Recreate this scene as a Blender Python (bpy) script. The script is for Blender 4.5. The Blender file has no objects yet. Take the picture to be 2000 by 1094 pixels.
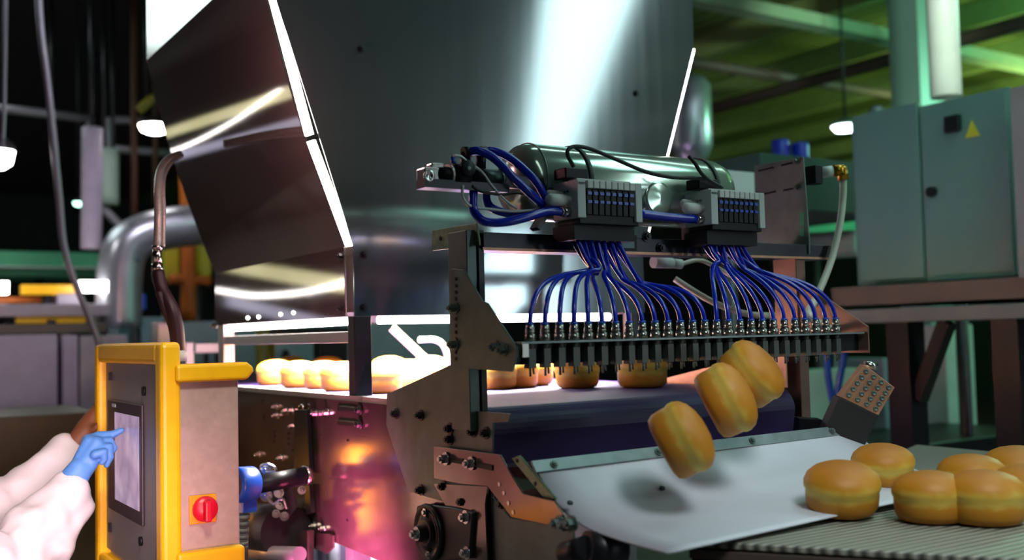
import bpy, bmesh, math, random
from mathutils import Vector, Matrix, Quaternion
random.seed(4)
SC = bpy.context.scene
COL = SC.collection
# ------------------------------------------------------------------ camera
FPX = 2050.0
EYE = Vector((0, 0, 1.55))
_f = Vector((0.545, 0.839, 0)).normalized(); _r = Vector((_f.y, -_f.x, 0)); _u = Vector((0, 0, 1))
_p, _a = math.radians(3.0), math.radians(1.4)
CF = _f*math.cos(_p) + _u*math.sin(_p); _u2 = -_f*math.sin(_p) + _u*math.cos(_p)
CR = _r*math.cos(_a) - _u2*math.sin(_a); CU = _r*math.sin(_a) + _u2*math.cos(_a)
cam = bpy.data.cameras.new('camera'); camo = bpy.data.objects.new('camera', cam); COL.objects.link(camo)
camo.matrix_world = Matrix(((CR.x, CU.x, -CF.x, EYE.x), (CR.y, CU.y, -CF.y, EYE.y), (CR.z, CU.z, -CF.z, EYE.z), (0, 0, 0, 1)))
cam.sensor_width = 36; cam.lens = FPX/2000*36; cam.clip_end = 100
cam.dof.use_dof = True; cam.dof.focus_distance = 2.42; cam.dof.aperture_fstop = 1.8
SC.camera = camo
# ------------------------------------------------------------------ world, exposure
w = bpy.data.worlds.new('world'); SC.world = w; w.use_nodes = True
w.node_tree.nodes['Background'].inputs[0].default_value = (0.35, 0.5, 0.55, 1)
w.node_tree.nodes['Background'].inputs[1].default_value = 0.02
SC.view_settings.view_transform = 'Standard'; SC.view_settings.look = 'None'
SC.view_settings.exposure = 0.0; SC.view_settings.gamma = 1.0; SC.view_settings.use_curve_mapping = False

# survey: world points read off the plan along a sight line (plane x=, y=, z= or a distance)
def ray(x, y): return CF + CR*((x-1000)/FPX) + CU*((547-y)/FPX)
def D(x, y, d): return EYE + ray(x, y)*d
def PX(x, y, v): r = ray(x, y); return EYE + r*((v-EYE.x)/r.x)
def PY(x, y, v): r = ray(x, y); return EYE + r*((v-EYE.y)/r.y)
def PZ(x, y, v): r = ray(x, y); return EYE + r*((v-EYE.z)/r.z)
def V(*a): return Vector(a)

def lamp(name, kind, loc, target, energy, color=(1, 1, 1), size=0.3, size_y=None, spot=None, blend=0.6):
    l = bpy.data.lights.new(name, kind); l.energy = energy; l.color = color
    if kind == 'AREA':
        l.shape = 'RECTANGLE'; l.size = size; l.size_y = size_y or size
    else: l.shadow_soft_size = size
    if kind == 'SPOT': l.spot_size = math.radians(spot or 60); l.spot_blend = blend
    o = bpy.data.objects.new(name, l); COL.objects.link(o); o.location = loc
    d = (Vector(target)-Vector(loc)).normalized(); o.rotation_euler = d.to_track_quat('-Z', 'Y').to_euler()
    return o
# hood interior lamp, then added lamps out of view, each lighting one area
lamp('hood_interior_lamp', 'AREA', (1.63, 3.1, 1.60), (1.63, 3.1, 1.0), 430, (1, 0.93, 0.86), 0.8, 1.0).data.spread = math.radians(115)
lamp('low_magenta_lamp', 'SPOT', (0.86, 2.36, 0.68), (1.17, 2.45, 0.94), 330, (1.0, 0.15, 0.42), 0.08, spot=70, blend=1)  # added coloured spot for the pink glow low on the side plate
lamp('under_machine_fill', 'SPOT', (2.1, 4.6, 0.95), (2.7, 5.6, 0.20), 1000, (1.0, 0.62, 0.9), 0.1, spot=62, blend=0.3)  # added spot for the bright glow below the side plate
lamp('coat_lamp', 'SPOT', (0.25, 1.4, 1.35), (0.15, 2.9, 1.05), 105, (1.0, 0.72, 0.80), 0.2, spot=55)
lamp('housing_lamp', 'SPOT', (0.50, 1.2, 0.9), (0.70, 2.34, 1.2), 48, (1.0, 0.45, 0.48), 0.15, spot=26, blend=1)
lamp('yellow_frame_lamp', 'SPOT', (0.3, 0.9, 2.7), (0.68, 2.5, 1.35), 120, (1.0, 0.93, 0.75), 0.15, spot=28)
lamp('chute_lamp', 'SPOT', (1.2, 0.2, 2.8), (1.75, 1.35, 1.2), 105, (0.88, 0.95, 1.0), 0.3, spot=42)
lamp('green_fill_lamp', 'POINT', (6.6, 2.6, 3.1), (0, 0, 0), 150, (0.35, 1.0, 0.62), 0.3)  # added green light tinting the right background
lamp('cabinet_lamp', 'SPOT', (2.0, 0.6, 2.7), (3.6, 2.1, 1.9), 42, (0.35, 1.0, 0.78), 0.4, spot=60)
lamp('ceiling_wash_lamp', 'SPOT', (8.0, 4.0, 2.4), (9.0, 5.0, 3.9), 260, (0.75, 1.0, 0.35), 0.4, spot=140)
lamp('left_hall_lamp', 'SPOT', (1.5, 4.5, 3.6), (0.5, 7.5, 1.0), 90, (0.93, 0.85, 1.0), 0.4, spot=60)
lamp('front_fill_lamp', 'AREA', (2.9, 1.3, 3.85), (1.75, 2.0, 1.5), 26, (0.55, 0.95, 0.9), 1.2, 1.2)
lamp('pink_seam_glow', 'POINT', (0.80, 2.44, 2.12), (0, 0, 0), 3.2, (1.0, 0.42, 0.45), 0.05)  # added point light for the pink wash beside the seam

# ------------------------------------------------------------------ materials
def mat(name, col, rough=0.5, metal=0.0, var=0.12, scale=12, emit=0, stretch=None, bump=0, spec=None, aniso=0, alpha=None, trans=0, col2=None):
    m = bpy.data.materials.new(name); m.use_nodes = True
    nt = m.node_tree; b = nt.nodes['Principled BSDF']; N = nt.nodes.new; L = nt.links.new
    b.inputs['Roughness'].default_value = rough; b.inputs['Metallic'].default_value = metal
    if spec is not None: b.inputs['Specular IOR Level'].default_value = spec
    if aniso: b.inputs['Anisotropic'].default_value = aniso
    if trans: b.inputs['Transmission Weight'].default_value = trans
    if emit:
        b.inputs['Emission Color'].default_value = (*col, 1); b.inputs['Emission Strength'].default_value = emit
        b.inputs['Base Color'].default_value = (*col, 1); return m
    tc = N('ShaderNodeTexCoord'); mp = N('ShaderNodeMapping'); nz = N('ShaderNodeTexNoise')
    L(tc.outputs['Object'], mp.inputs[0]); L(mp.outputs[0], nz.inputs[0]); nz.inputs['Scale'].default_value = scale
    nz.inputs['Detail'].default_value = 5
    if stretch: mp.inputs['Scale'].default_value = stretch
    mx = N('ShaderNodeMix'); mx.data_type = 'RGBA'
    c2 = col2 if col2 else tuple(c*(1-var*2.2) for c in col)
    mx.inputs[6].default_value = (*c2, 1); mx.inputs[7].default_value = (*[min(1, c*(1+var)) for c in col], 1)
    L(nz.outputs[0], mx.inputs[0]); L(mx.outputs[2], b.inputs['Base Color'])
    mr = N('ShaderNodeMapRange'); mr.inputs[3].default_value = max(0.02, rough-min(0.07, rough*0.25)); mr.inputs[4].default_value = min(1, rough+min(0.09, rough*0.25))
    L(nz.outputs[0], mr.inputs[0]); L(mr.outputs[0], b.inputs['Roughness'])
    if bump:
        bp = N('ShaderNodeBump'); bp.inputs['Strength'].default_value = bump; bp.inputs['Distance'].default_value = 0.01
        L(nz.outputs[0], bp.inputs['Height']); L(bp.outputs[0], b.inputs['Normal'])
    return m
M = {}
def mk(k, *a, **b): M[k] = mat(k, *a, **b)
mk('hood_steel', (0.25, 0.29, 0.29), 0.10, 0.72, 0.06, 4, stretch=(8, 8, 0.3))
mk('side_steel', (0.40, 0.37, 0.35), 0.05, 0.72, 0.06, 5, stretch=(2, 0.12, 9))
mk('plate_steel', (0.30, 0.23, 0.20), 0.16, 0.84, 0.3, 7, bump=0.03)
mk('fitting_steel', (0.3, 0.29, 0.26), 0.28, 1, 0.1)
mk('bright_steel', (0.62, 0.62, 0.6), 0.22, 1, 0.1)
mk('dull_steel', (0.15, 0.215, 0.19), 0.42, 0.5, 0.25, 20)
mk('dark_steel', (0.06, 0.06, 0.065), 0.4, 0.8, 0.2)
mk('dark_nozzle', (0.09, 0.10, 0.09), 0.45, 0.6)
mk('rail_steel', (0.6, 0.56, 0.52), 0.35, 0.9, 0.1)
mk('tank_steel', (0.50, 0.64, 0.52), 0.17, 0.7, 0.1, 3)
mk('green_patina_steel', (0.22, 0.33, 0.2), 0.4, 0.7, 0.35, 40)
mk('black_plastic', (0.005, 0.006, 0.008), 0.42, spec=0.25)
mk('black_rubber', (0.012, 0.012, 0.012), 0.6)
mk('grey_plastic', (0.45, 0.53, 0.50), 0.5, 0, 0.06)
mk('pale_plastic', (0.55, 0.6, 0.56), 0.45, 0, 0.05)
mk('blue_hose', (0.002, 0.018, 0.40), 0.22, 0, 0.1, spec=0.5)
mk('blue_part', (0.01, 0.07, 0.42), 0.3)
mk('clear_hose', (0.5, 0.55, 0.52), 0.2, 0, 0.05)
mk('yellow_paint', (0.95, 0.50, 0.001), 0.38, 0, 0.08, 30)
mk('hmi_housing', (0.46, 0.34, 0.31), 0.42, 0.25, 0.1, 60)
mk('hmi_door', (0.24, 0.22, 0.22), 0.5, 0.2, 0.12, 80)
mk('screen_bezel', (0.035, 0.018, 0.03), 0.4)
mk('red_knob', (0.7, 0.005, 0.03), 0.35)
mk('orange_plate', (0.95, 0.32, 0.005), 0.4)
mk('purple_belt', (0.030, 0.013, 0.09), 0.5, 0, 0.25, 6)
mk('white_sheet', (0.55, 0.58, 0.62), 0.45, 0, 0.1, 3)
mk('strip_alu', (0.24, 0.29, 0.29), 0.42, 0.6, 0.25, 20)
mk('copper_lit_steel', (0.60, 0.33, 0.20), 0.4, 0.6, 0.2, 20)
mk('dark_hose', (0.035, 0.01, 0.02), 0.45)
mk('braid', (0.7, 0.68, 0.62), 0.35, 0.35, 0.35, 300)
mk('glove', (0.10, 0.28, 0.72), 0.5, 0, 0.12, 40, bump=0.15)
mk('coat', (0.78, 0.70, 0.73), 0.8, 0, 0.12, 10, bump=0.3)
mk('skin', (0.22, 0.07, 0.03), 0.5, 0, 0.12, 30)
mk('hair', (0.01, 0.008, 0.007), 0.6)
mk('trousers', (0.3, 0.3, 0.32), 0.8)
mk('cabinet_green', (0.13, 0.25, 0.21), 0.45, 0.1, 0.12, 2)
mk('pink_grey', (0.3, 0.24, 0.24), 0.5)
mk('pale_green', (0.36, 0.5, 0.42), 0.5, 0, 0.1)
mk('brown_beam', (0.10, 0.075, 0.06), 0.5)
mk('grey_beam', (0.16, 0.16, 0.155), 0.5)
mk('ceiling_green', (0.10, 0.15, 0.035), 0.7, 0, 0.15, 2)
mk('ceiling_joist', (0.22, 0.3, 0.10), 0.6)
mk('beam_green', (0.28, 0.4, 0.25), 0.5)
mk('floor_mat', (0.28, 0.24, 0.25), 0.45, 0, 0.2, 3)
mk('wall_dark', (0.02, 0.018, 0.024), 0.8)
mk('wall_green', (0.03, 0.07, 0.05), 0.8)
mk('pipe_grey', (0.34, 0.32, 0.36), 0.4, 0.4)
mk('duct_grey', (0.5, 0.52, 0.56), 0.3, 0.7)
mk('orange_paint', (0.6, 0.14, 0.01), 0.5)
mk('dim_orange_paint', (0.09, 0.03, 0.012), 0.6)  # orange paint darkened to sit in the dim hall
mk('amber_glow', (1.0, 0.36, 0.03), emit=15)
mk('pale_yellow', (0.75, 0.72, 0.42), 0.6)
mk('lavender', (0.5, 0.5, 0.72), 0.6)
mk('ceiling_shaded', (0.012, 0.01, 0.014), 0.8)
mk('reddish_steel', (0.22, 0.13, 0.10), 0.45, 0.7)
mk('olive_yellow', (0.35, 0.3, 0.02), 0.5)
mk('dark_olive', (0.08, 0.06, 0.01), 0.5)
mk('green_paint', (0.04, 0.34, 0.16), 0.5)
mk('lilac_panel', (0.42, 0.36, 0.45), 0.6)
mk('teal_panel', (0.18, 0.28, 0.31), 0.5, 0.2)
mk('brass', (0.5, 0.26, 0.03), 0.3, 0.9)
mk('ivory_hose', (0.62, 0.62, 0.5), 0.4)
mk('drum_blue', (0.005, 0.02, 0.42), 0.4)
mk('ink', (0.02, 0.02, 0.03), 0.5)
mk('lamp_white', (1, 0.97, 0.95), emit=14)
mk('glow_pinkwhite', (1, 0.86, 0.80), emit=12)
mk('lamp_green', (0.5, 1.0, 0.78), emit=5)
mk('lamp_cool', (0.82, 0.97, 1.0), emit=12)
mk('lamp_row', (0.78, 0.97, 1.0), emit=7)
mk('lamp_dim_row', (0.85, 1.0, 0.97), emit=3)
mk('window_glow', (0.75, 0.9, 1.0), emit=8)
mk('warning_yellow', (0.6, 0.55, 0.02), 0.5)

def screen_mat():
    m = bpy.data.materials.new('lit_display'); m.use_nodes = True; nt = m.node_tree; b = nt.nodes['Principled BSDF']
    N = nt.nodes.new; L = nt.links.new; tc = N('ShaderNodeTexCoord'); nz = N('ShaderNodeTexNoise'); nz.inputs['Scale'].default_value = 14
    cr = N('ShaderNodeValToRGB'); e = cr.color_ramp.elements; e[0].position = 0.35; e[0].color = (0.30, 0.2, 0.34, 1); e[1].position = 0.7; e[1].color = (0.62, 0.45, 0.60, 1)
    L(tc.outputs['Object'], nz.inputs[0]); L(nz.outputs[0], cr.inputs[0]); L(cr.outputs[0], b.inputs['Emission Color']); b.inputs['Emission Strength'].default_value = 0.75
    b.inputs['Base Color'].default_value = (0.1, 0.08, 0.1, 1); b.inputs['Roughness'].default_value = 0.3
    M['display'] = m
screen_mat()
def bun_mat():
    m = bpy.data.materials.new('bun_crust'); m.use_nodes = True; nt = m.node_tree; b = nt.nodes['Principled BSDF']
    N = nt.nodes.new; L = nt.links.new; tc = N('ShaderNodeTexCoord'); sp = N('ShaderNodeSeparateXYZ'); nz = N('ShaderNodeTexNoise'); nz.inputs['Scale'].default_value = 38
    ad = N('ShaderNodeMath'); ad.operation = 'MULTIPLY_ADD'; ad.inputs[1].default_value = 0.016; cr = N('ShaderNodeValToRGB')
    L(tc.outputs['Object'], sp.inputs[0]); L(tc.outputs['Object'], nz.inputs[0]); L(nz.outputs[0], ad.inputs[0]); L(sp.outputs[2], ad.inputs[2])
    mr = N('ShaderNodeMapRange'); mr.inputs[2].default_value = 0.095; L(ad.outputs[0], mr.inputs[0]); L(mr.outputs[0], cr.inputs[0])
    r = cr.color_ramp; r.elements[0].position = 0.0; r.elements[0].color = (0.40, 0.14, 0.004, 1); r.elements[1].position = 1.0; r.elements[1].color = (0.38, 0.13, 0.002, 1)
    for p, c in ((0.40, (0.50, 0.21, 0.008)), (0.50, (0.66, 0.46, 0.08)), (0.62, (0.64, 0.40, 0.05)), (0.72, (0.52, 0.22, 0.006))):
        e = r.elements.new(p); e.color = (*c, 1)
    L(cr.outputs[0], b.inputs['Base Color']); b.inputs['Roughness'].default_value = 0.55
    bp = N('ShaderNodeBump'); bp.inputs['Strength'].default_value = 0.25; bp.inputs['Distance'].default_value = 0.004; L(nz.outputs[0], bp.inputs['Height']); L(bp.outputs[0], b.inputs['Normal'])
    M['bun'] = m
bun_mat()
def ribbed(name, c1, c2, scale, axis, rough=0.5):
    m = bpy.data.materials.new(name); m.use_nodes = True; nt = m.node_tree; b = nt.nodes['Principled BSDF']
    N = nt.nodes.new; L = nt.links.new; tc = N('ShaderNodeTexCoord'); wv = N('ShaderNodeTexWave'); wv.bands_direction = axis; wv.inputs['Scale'].default_value = scale
    wv.inputs['Distortion'].default_value = 0.6
    mx = N('ShaderNodeMix'); mx.data_type = 'RGBA'; mx.inputs[6].default_value = (*c1, 1); mx.inputs[7].default_value = (*c2, 1)
    L(tc.outputs['Object'], wv.inputs[0]); L(wv.outputs[0], mx.inputs[0]); L(mx.outputs[2], b.inputs['Base Color'])
    bp = N('ShaderNodeBump'); bp.inputs['Strength'].default_value = 0.6; bp.inputs['Distance'].default_value = 0.004
    L(wv.outputs[0], bp.inputs['Height']); L(bp.outputs[0], b.inputs['Normal']); b.inputs['Roughness'].default_value = rough
    M[name] = m
ribbed('slat_belt', (0.07, 0.07, 0.055), (0.36, 0.36, 0.28), 17, 'Y')
ribbed('deck_ribs', (0.05, 0.08, 0.015), (0.14, 0.20, 0.05), 2.2, 'X', 0.7)

# ------------------------------------------------------------------ mesh helpers
def frame(d, up=None):
    d = d.normalized(); up = up or (V(0, 0, 1) if abs(d.z) < 0.95 else V(1, 0, 0))
    s = d.cross(up).normalized(); return s, s.cross(d).normalized()
class MB:
    def __init__(s): s.v = []; s.f = []; s.sm = []
    def add(s, vs, fs, smooth=False):
        n = len(s.v); s.v += [tuple(p) for p in vs]; s.f += [tuple(i+n for i in f) for f in fs]; s.sm += [smooth]*len(fs); return s
    def box(s, a, b):
        x0, x1 = sorted((a[0], b[0])); y0, y1 = sorted((a[1], b[1])); z0, z1 = sorted((a[2], b[2]))
        return s.add([(x0, y0, z0), (x1, y0, z0), (x1, y1, z0), (x0, y1, z0), (x0, y0, z1), (x1, y0, z1), (x1, y1, z1), (x0, y1, z1)],
                     [(0, 3, 2, 1), (4, 5, 6, 7), (0, 1, 5, 4), (1, 2, 6, 5), (2, 3, 7, 6), (3, 0, 4, 7)])
    def prism(s, pts, off):          # polygon swept along a vector
        pts = [Vector(p) for p in pts]; off = Vector(off); n = len(pts)
        nrm = sum(((pts[i]-pts[0]).cross(pts[(i+1) % n]-pts[0]) for i in range(n)), Vector())
        if nrm.dot(off) > 0: pts = pts[::-1]
        return s.add(pts+[p+off for p in pts], [tuple(range(n)), tuple(range(2*n-1, n-1, -1))]+[(i, i+n, (i+1) % n+n, (i+1) % n) for i in range(n)])
    def bar(s, a, b, w, h, up=None):
        a, b = Vector(a), Vector(b); sd, u = frame(b-a, up); c = []
        for p in (a, b): c += [p+sd*w/2*i+u*h/2*j for i, j in ((-1, -1), (1, -1), (1, 1), (-1, 1))]
        return s.add(c, [(0, 1, 2, 3), (7, 6, 5, 4), (0, 4, 5, 1), (1, 5, 6, 2), (2, 6, 7, 3), (3, 7, 4, 0)])
    def cyl(s, a, b, r, r2=None, n=20):
        a, b = Vector(a), Vector(b); r2 = r if r2 is None else r2; sd, u = frame(b-a); c = []
        for p, q in ((a, r), (b, r2)): c += [p+(sd*math.cos(t*2*math.pi/n)+u*math.sin(t*2*math.pi/n))*q for t in range(n)]
        s.add(c, [(i, (i+1) % n, (i+1) % n+n, i+n) for i in range(n)], True)
        k = len(s.v)-2*n; s.f += [tuple(k+i for i in range(n-1, -1, -1)), tuple(k+n+i for i in range(n))]; s.sm += [False, False]; return s
    def lathe(s, a, d, prof, n=32):  # prof: (distance along d, radius)
        a, d = Vector(a), Vector(d).normalized(); sd, u = frame(d); c = []
        for h, r in prof: c += [a+d*h+(sd*math.cos(t*2*math.pi/n)+u*math.sin(t*2*math.pi/n))*max(r, 1e-5) for t in range(n)]
        m = len(prof)
        s.add(c, [(j*n+i, j*n+(i+1) % n, (j+1)*n+(i+1) % n, (j+1)*n+i) for j in range(m-1) for i in range(n)], True)
        k = len(s.v)-m*n; s.f += [tuple(k+i for i in range(n-1, -1, -1)), tuple(k+(m-1)*n+i for i in range(n))]; s.sm += [False, False]; return s
    def tube(s, pts, r, n=10, sub=6):
        P = smooth_path(pts, sub) if sub > 1 else [Vector(p) for p in pts]
        c = []; up = None; m = len(P)
        for i, p in enumerate(P):
            t = (P[min(i+1, m-1)]-P[max(i-1, 0)]).normalized()
            if up is None: sd, up = frame(t)
            else: sd = t.cross(up).normalized(); up = sd.cross(t).normalized()
            rr = r(i/(m-1)) if callable(r) else r
            c += [p+(sd*math.cos(k*2*math.pi/n)+up*math.sin(k*2*math.pi/n))*rr for k in range(n)]
        s.add(c, [(j*n+i, j*n+(i+1) % n, (j+1)*n+(i+1) % n, (j+1)*n+i) for j in range(m-1) for i in range(n)], True)
        k = len(s.v)-m*n; s.f += [tuple(k+i for i in range(n-1, -1, -1)), tuple(k+(m-1)*n+i for i in range(n))]; s.sm += [False, False]; return s
    def hexa(s, p, d, r, h): return s.cyl(p, Vector(p)+Vector(d).normalized()*h, r, n=6)
    def bolt(s, p, d, r=0.007, h=0.006):   # washer, hex head, stud end
        p, d = Vector(p), Vector(d).normalized()
        s.cyl(p, p+d*h*0.25, r*1.45, n=16); k = len(s.f); s.cyl(p+d*h*0.25, p+d*h*1.25, r, n=6)
        for i in range(k, len(s.f)): s.sm[i] = False
        return s.cyl(p+d*h*1.25, p+d*h*1.7, r*0.5, n=10)
    def build(s, name, m, parent=None, bevel=0, label=None):
        me = bpy.data.meshes.new(name); o = bpy.data.objects.new(name, me); COL.objects.link(o)
        org = Vector((0, 0, 0))
        if s.v:
            xs, ys, zs = zip(*s.v); org = V((min(xs)+max(xs))/2, (min(ys)+max(ys))/2, min(zs))
        if parent is not None: base = wloc(parent)
        else: base = V(0, 0, 0)
        me.from_pydata([tuple(Vector(v)-org) for v in s.v], [], s.f); me.polygons.foreach_set('use_smooth', s.sm); me.update()
        bm = bmesh.new(); bm.from_mesh(me); bmesh.ops.recalc_face_normals(bm, faces=bm.faces); bm.to_mesh(me); bm.free()
        me.materials.append(M[m] if isinstance(m, str) else m)
        o.location = org-base; WL[o.name] = org
        if parent is not None: o.parent = parent
        if bevel:
            b = o.modifiers.new('bevel', 'BEVEL'); b.width = bevel; b.segments = 3; b.limit_method = 'ANGLE'; b.angle_limit = math.radians(40)
            b.harden_normals = False
        if label: o['label'] = label
        return o
WL = {}
def wloc(o): return WL.get(o.name, Vector(o.location))
def smooth_path(pts, sub):
    P = [Vector(p) for p in pts]
    if len(P) < 3: return [P[0].lerp(P[-1], i/sub) for i in range(sub+1)]
    out = []; Q = [P[0]*2-P[1]]+P+[P[-1]*2-P[-2]]
    for i in range(1, len(Q)-2):
        a, b, c, d = Q[i-1:i+3]
        for k in range(sub):
            t = k/sub; out.append(0.5*((2*b)+(c-a)*t+(2*a-5*b+4*c-d)*t*t+(3*b-a-3*c+d)*t**3))
    return out+[P[-1]]
def bez(a, b, c, d, n=18): return [a*(1-t)**3+b*3*t*(1-t)**2+c*3*t*t*(1-t)+d*t**3 for t in (i/n for i in range(n+1))]
def thing(name, label, cat, loc, group=None):
    o = bpy.data.objects.new(name, None); COL.objects.link(o); o.location = loc; o.empty_display_size = 0.05
    WL[o.name] = Vector(loc); return tag(o, label, cat, group)
def tag(o, label, cat, group=None, kind=None):
    o['label'] = label; o['category'] = cat
    if group: o['group'] = group
    if kind: o['kind'] = kind
    return o
def struct(o): o['kind'] = 'structure'; return o
def one(name, mb, m, label, cat, group=None, bevel=0): return tag(mb.build(name, m, bevel=bevel), label, cat, group)
def text(body, p, size, xdir, nrm, m, name, parent, depth=0.0004):
    c = bpy.data.curves.new('lettering', 'FONT'); c.body = body; c.size = size; c.extrude = depth; c.align_x = 'CENTER'; c.align_y = 'CENTER'
    t = bpy.data.objects.new('lettering_tmp', c); COL.objects.link(t)
    bpy.context.view_layer.update(); me = bpy.data.meshes.new_from_object(t.evaluated_get(bpy.context.evaluated_depsgraph_get()))
    bpy.data.objects.remove(t); o = bpy.data.objects.new(name, me); COL.objects.link(o)
    xd = Vector(xdir).normalized(); nz = Vector(nrm).normalized(); yd = nz.cross(xd)
    base = wloc(parent)
    o.matrix_local = Matrix(((xd.x, yd.x, nz.x, p[0]-base.x), (xd.y, yd.y, nz.y, p[1]-base.y), (xd.z, yd.z, nz.z, p[2]-base.z), (0, 0, 0, 1)))
    o.parent = parent; me.materials.clear(); me.materials.append(M[m]); WL[o.name] = Vector(p); return o

# ------------------------------------------------------------------ room shell
HC = 3.95
struct(MB().box((-7, -10, -0.1), (20, 18, 0)).build('floor', 'floor_mat'))
struct(MB().box((4.2, -10, HC), (20, 18, HC+0.15)).build('ceiling', 'deck_ribs'))
struct(MB().box((-7, -10, HC), (4.2, 18, HC+0.15)).build('ceiling', 'ceiling_shaded'))  # left part: the unlit hall's darkness is put into the colour
struct(MB().box((-7, 18, 0), (20, 18.2, HC)).build('wall_back', 'wall_dark'))
struct(MB().box((20, -10, 0), (20.2, 18.2, HC)).build('wall_right', 'wall_green'))
struct(MB().box((-7.2, -10, 0), (-7, 18.2, HC)).build('wall_left', 'wall_dark'))
struct(MB().box((-7, -10.2, 0), (20, -10, HC)).build('wall_front', 'wall_dark'))

# ------------------------------------------------------------------ belt conveyor with its side plates
XL, XR, YE, ZB = 1.15, 2.115, 1.90, 1.395
cv = thing('belt_conveyor', 'steel belt conveyor with purple belt running under the big steel hood', 'conveyor', (1.63, 3.2, 0))
b = MB(); rr = 0.055; prof = [(5.2, ZB)]
yc = YE+rr
prof += [(yc-rr*math.sin(math.pi*k/12*0.75), ZB-rr+rr*math.cos(math.pi*k/12*0.75)) for k in range(0, 9)]
prof += [(YE+0.012, ZB-0.12), (YE+0.05, ZB-0.135), (5.2, ZB-0.135)]
inner = [(y+(0.004 if y < 5 else 0), z-0.004 if z > ZB-0.05 else z+0.004) for y, z in prof]
poly = prof
b.prism([(XL+0.02, y, z) for y, z in poly], (XR-XL-0.035, 0, 0)); b.build('belt', 'purple_belt', cv)
MB().cyl((XL+0.01, yc, ZB-rr-0.003), (XR-0.005, yc, ZB-rr-0.003), rr-0.012, n=28).build('nose_roller', 'dark_steel', cv)
# near side plate (long), its top rail
def px_poly(pts, x): return [PX(a, c, x) for a, c in pts]
zb0 = PX(760, 1094, XL)
b = MB(); top = ZB-0.008
b.prism([(XL, 5.1, top), (XL, 1.98, top), (XL, 1.86, 1.30), (XL, 1.86, 1.06), (XL, 2.2, zb0.z-0.01), PX(640, 1052, XL), PX(600, 1036, XL), (XL, 3.4, 0.98), (XL, 5.1, 0.98)], (-0.006, 0, 0))
b.build('side_plate', 'plate_steel', cv)
MB().box((XL-0.004, 2.34, ZB-0.012), (XL+0.02, 5.1, ZB+0.006)).build('edge_rail', 'rail_steel', cv)
b = MB().prism([(XR, 5.1, top), (XR, 1.98, top), (XR, 1.88, 1.28), (XR, 1.88, 1.06), (XR, 5.1, 0.98)], (0.006, 0, 0)); b.build('side_plate', 'plate_steel', cv)
b = MB().prism(px_poly([(758, 770), (880, 714), (893, 714), (893, 800), (1000, 808), (996, 824), (966, 826), (965, 880), (940, 1000), (800, 960), (757, 830)], 1.143), (-0.004, 0, 0))
b.build('corner_plate', 'dull_steel', cv, bevel=0.001)
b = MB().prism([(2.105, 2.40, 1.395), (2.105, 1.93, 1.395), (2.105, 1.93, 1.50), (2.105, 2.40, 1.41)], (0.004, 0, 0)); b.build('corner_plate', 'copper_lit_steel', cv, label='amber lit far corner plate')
for x in (XL+0.03, XR-0.03):
    for y in (2.6, 4.9):
        MB().box((x-0.025, y-0.025, 0.0), (x+0.025, y+0.025, 1.23)).build('leg', 'dull_steel', cv)
MB().box((XL+0.01, 2.55, 1.19), (XR-0.01, 5.0, 1.235)).build('slider_bed', 'dark_steel', cv)
xf = XL-0.006
for x, y in ((541, 795), (541, 812), (560, 803), (572, 803), (603, 805), (618, 807), (640, 805), (573, 833), (507, 888), (550, 895), (615, 1027), (633, 1032), (608, 918), (606, 990)):
    MB().bolt(PX(x, y, xf), (-1, 0, 0), 0.0075, 0.011).build('bolt', 'bright_steel', cv)
for x, y in ((775, 808), (823, 811), (880, 837), (880, 858), (925, 843), (950, 846), (823, 957), (868, 950), (905, 980), (985, 985)):
    MB().bolt(PX(x, y, 1.139), (-1, 0, 0), 0.009, 0.010).build('bolt', 'dark_steel', cv)
for i, (x, y) in enumerate([(536, 843), (536, 852), (536, 862), (563, 847), (563, 857), (563, 867), (512, 783), (515, 815), (601, 838), (625, 850), (679, 860), (571, 880), (606, 886), (679, 1016), (835, 922), (880, 940), (836, 937)]):
    MB().cyl(PX(x, y, xf-0.0005), PX(x, y, xf)+V(-0.001, 0, 0), 0.0035, n=12).build('hole', 'black_plastic', cv)
for y in (800, 828):
    MB().bar(PX(660, y-2, xf-0.001), PX(703, y+1, xf-0.001), 0.004, 0.010).build('slot', 'black_plastic', cv)
    MB().bolt(PX(703, y+1, xf-0.003), (-1, 0, 0), 0.009, 0.010).build('bolt', 'dark_steel', cv)
    MB().bar(PX(662, y-6, xf-0.002), PX(696, y-3, xf-0.002), 0.004, 0.003).build('slot_edge', 'bright_steel', cv)
# tension arm
MB().prism([p+V(-0.02, 0, 0) for p in px_poly([(588, 800), (612, 800), (618, 925), (586, 922)], xf)], (0.012, 0, 0)).build('tension_arm', 'black_plastic', cv, bevel=0.001)
MB().prism([p+V(-0.02, 0, 0) for p in px_poly([(606, 945), (617, 945), (621, 1000), (611, 1004)], xf)], (0.012, 0, 0)).build('tension_arm', 'dark_steel', cv, bevel=0.001)
MB().tube([PX(583, 800, xf-.01), PX(586, 792, xf-.01), PX(592, 793, xf-.01), PX(592, 803, xf-.01)], 0.003).build('hook', 'bright_steel', cv)
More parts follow.
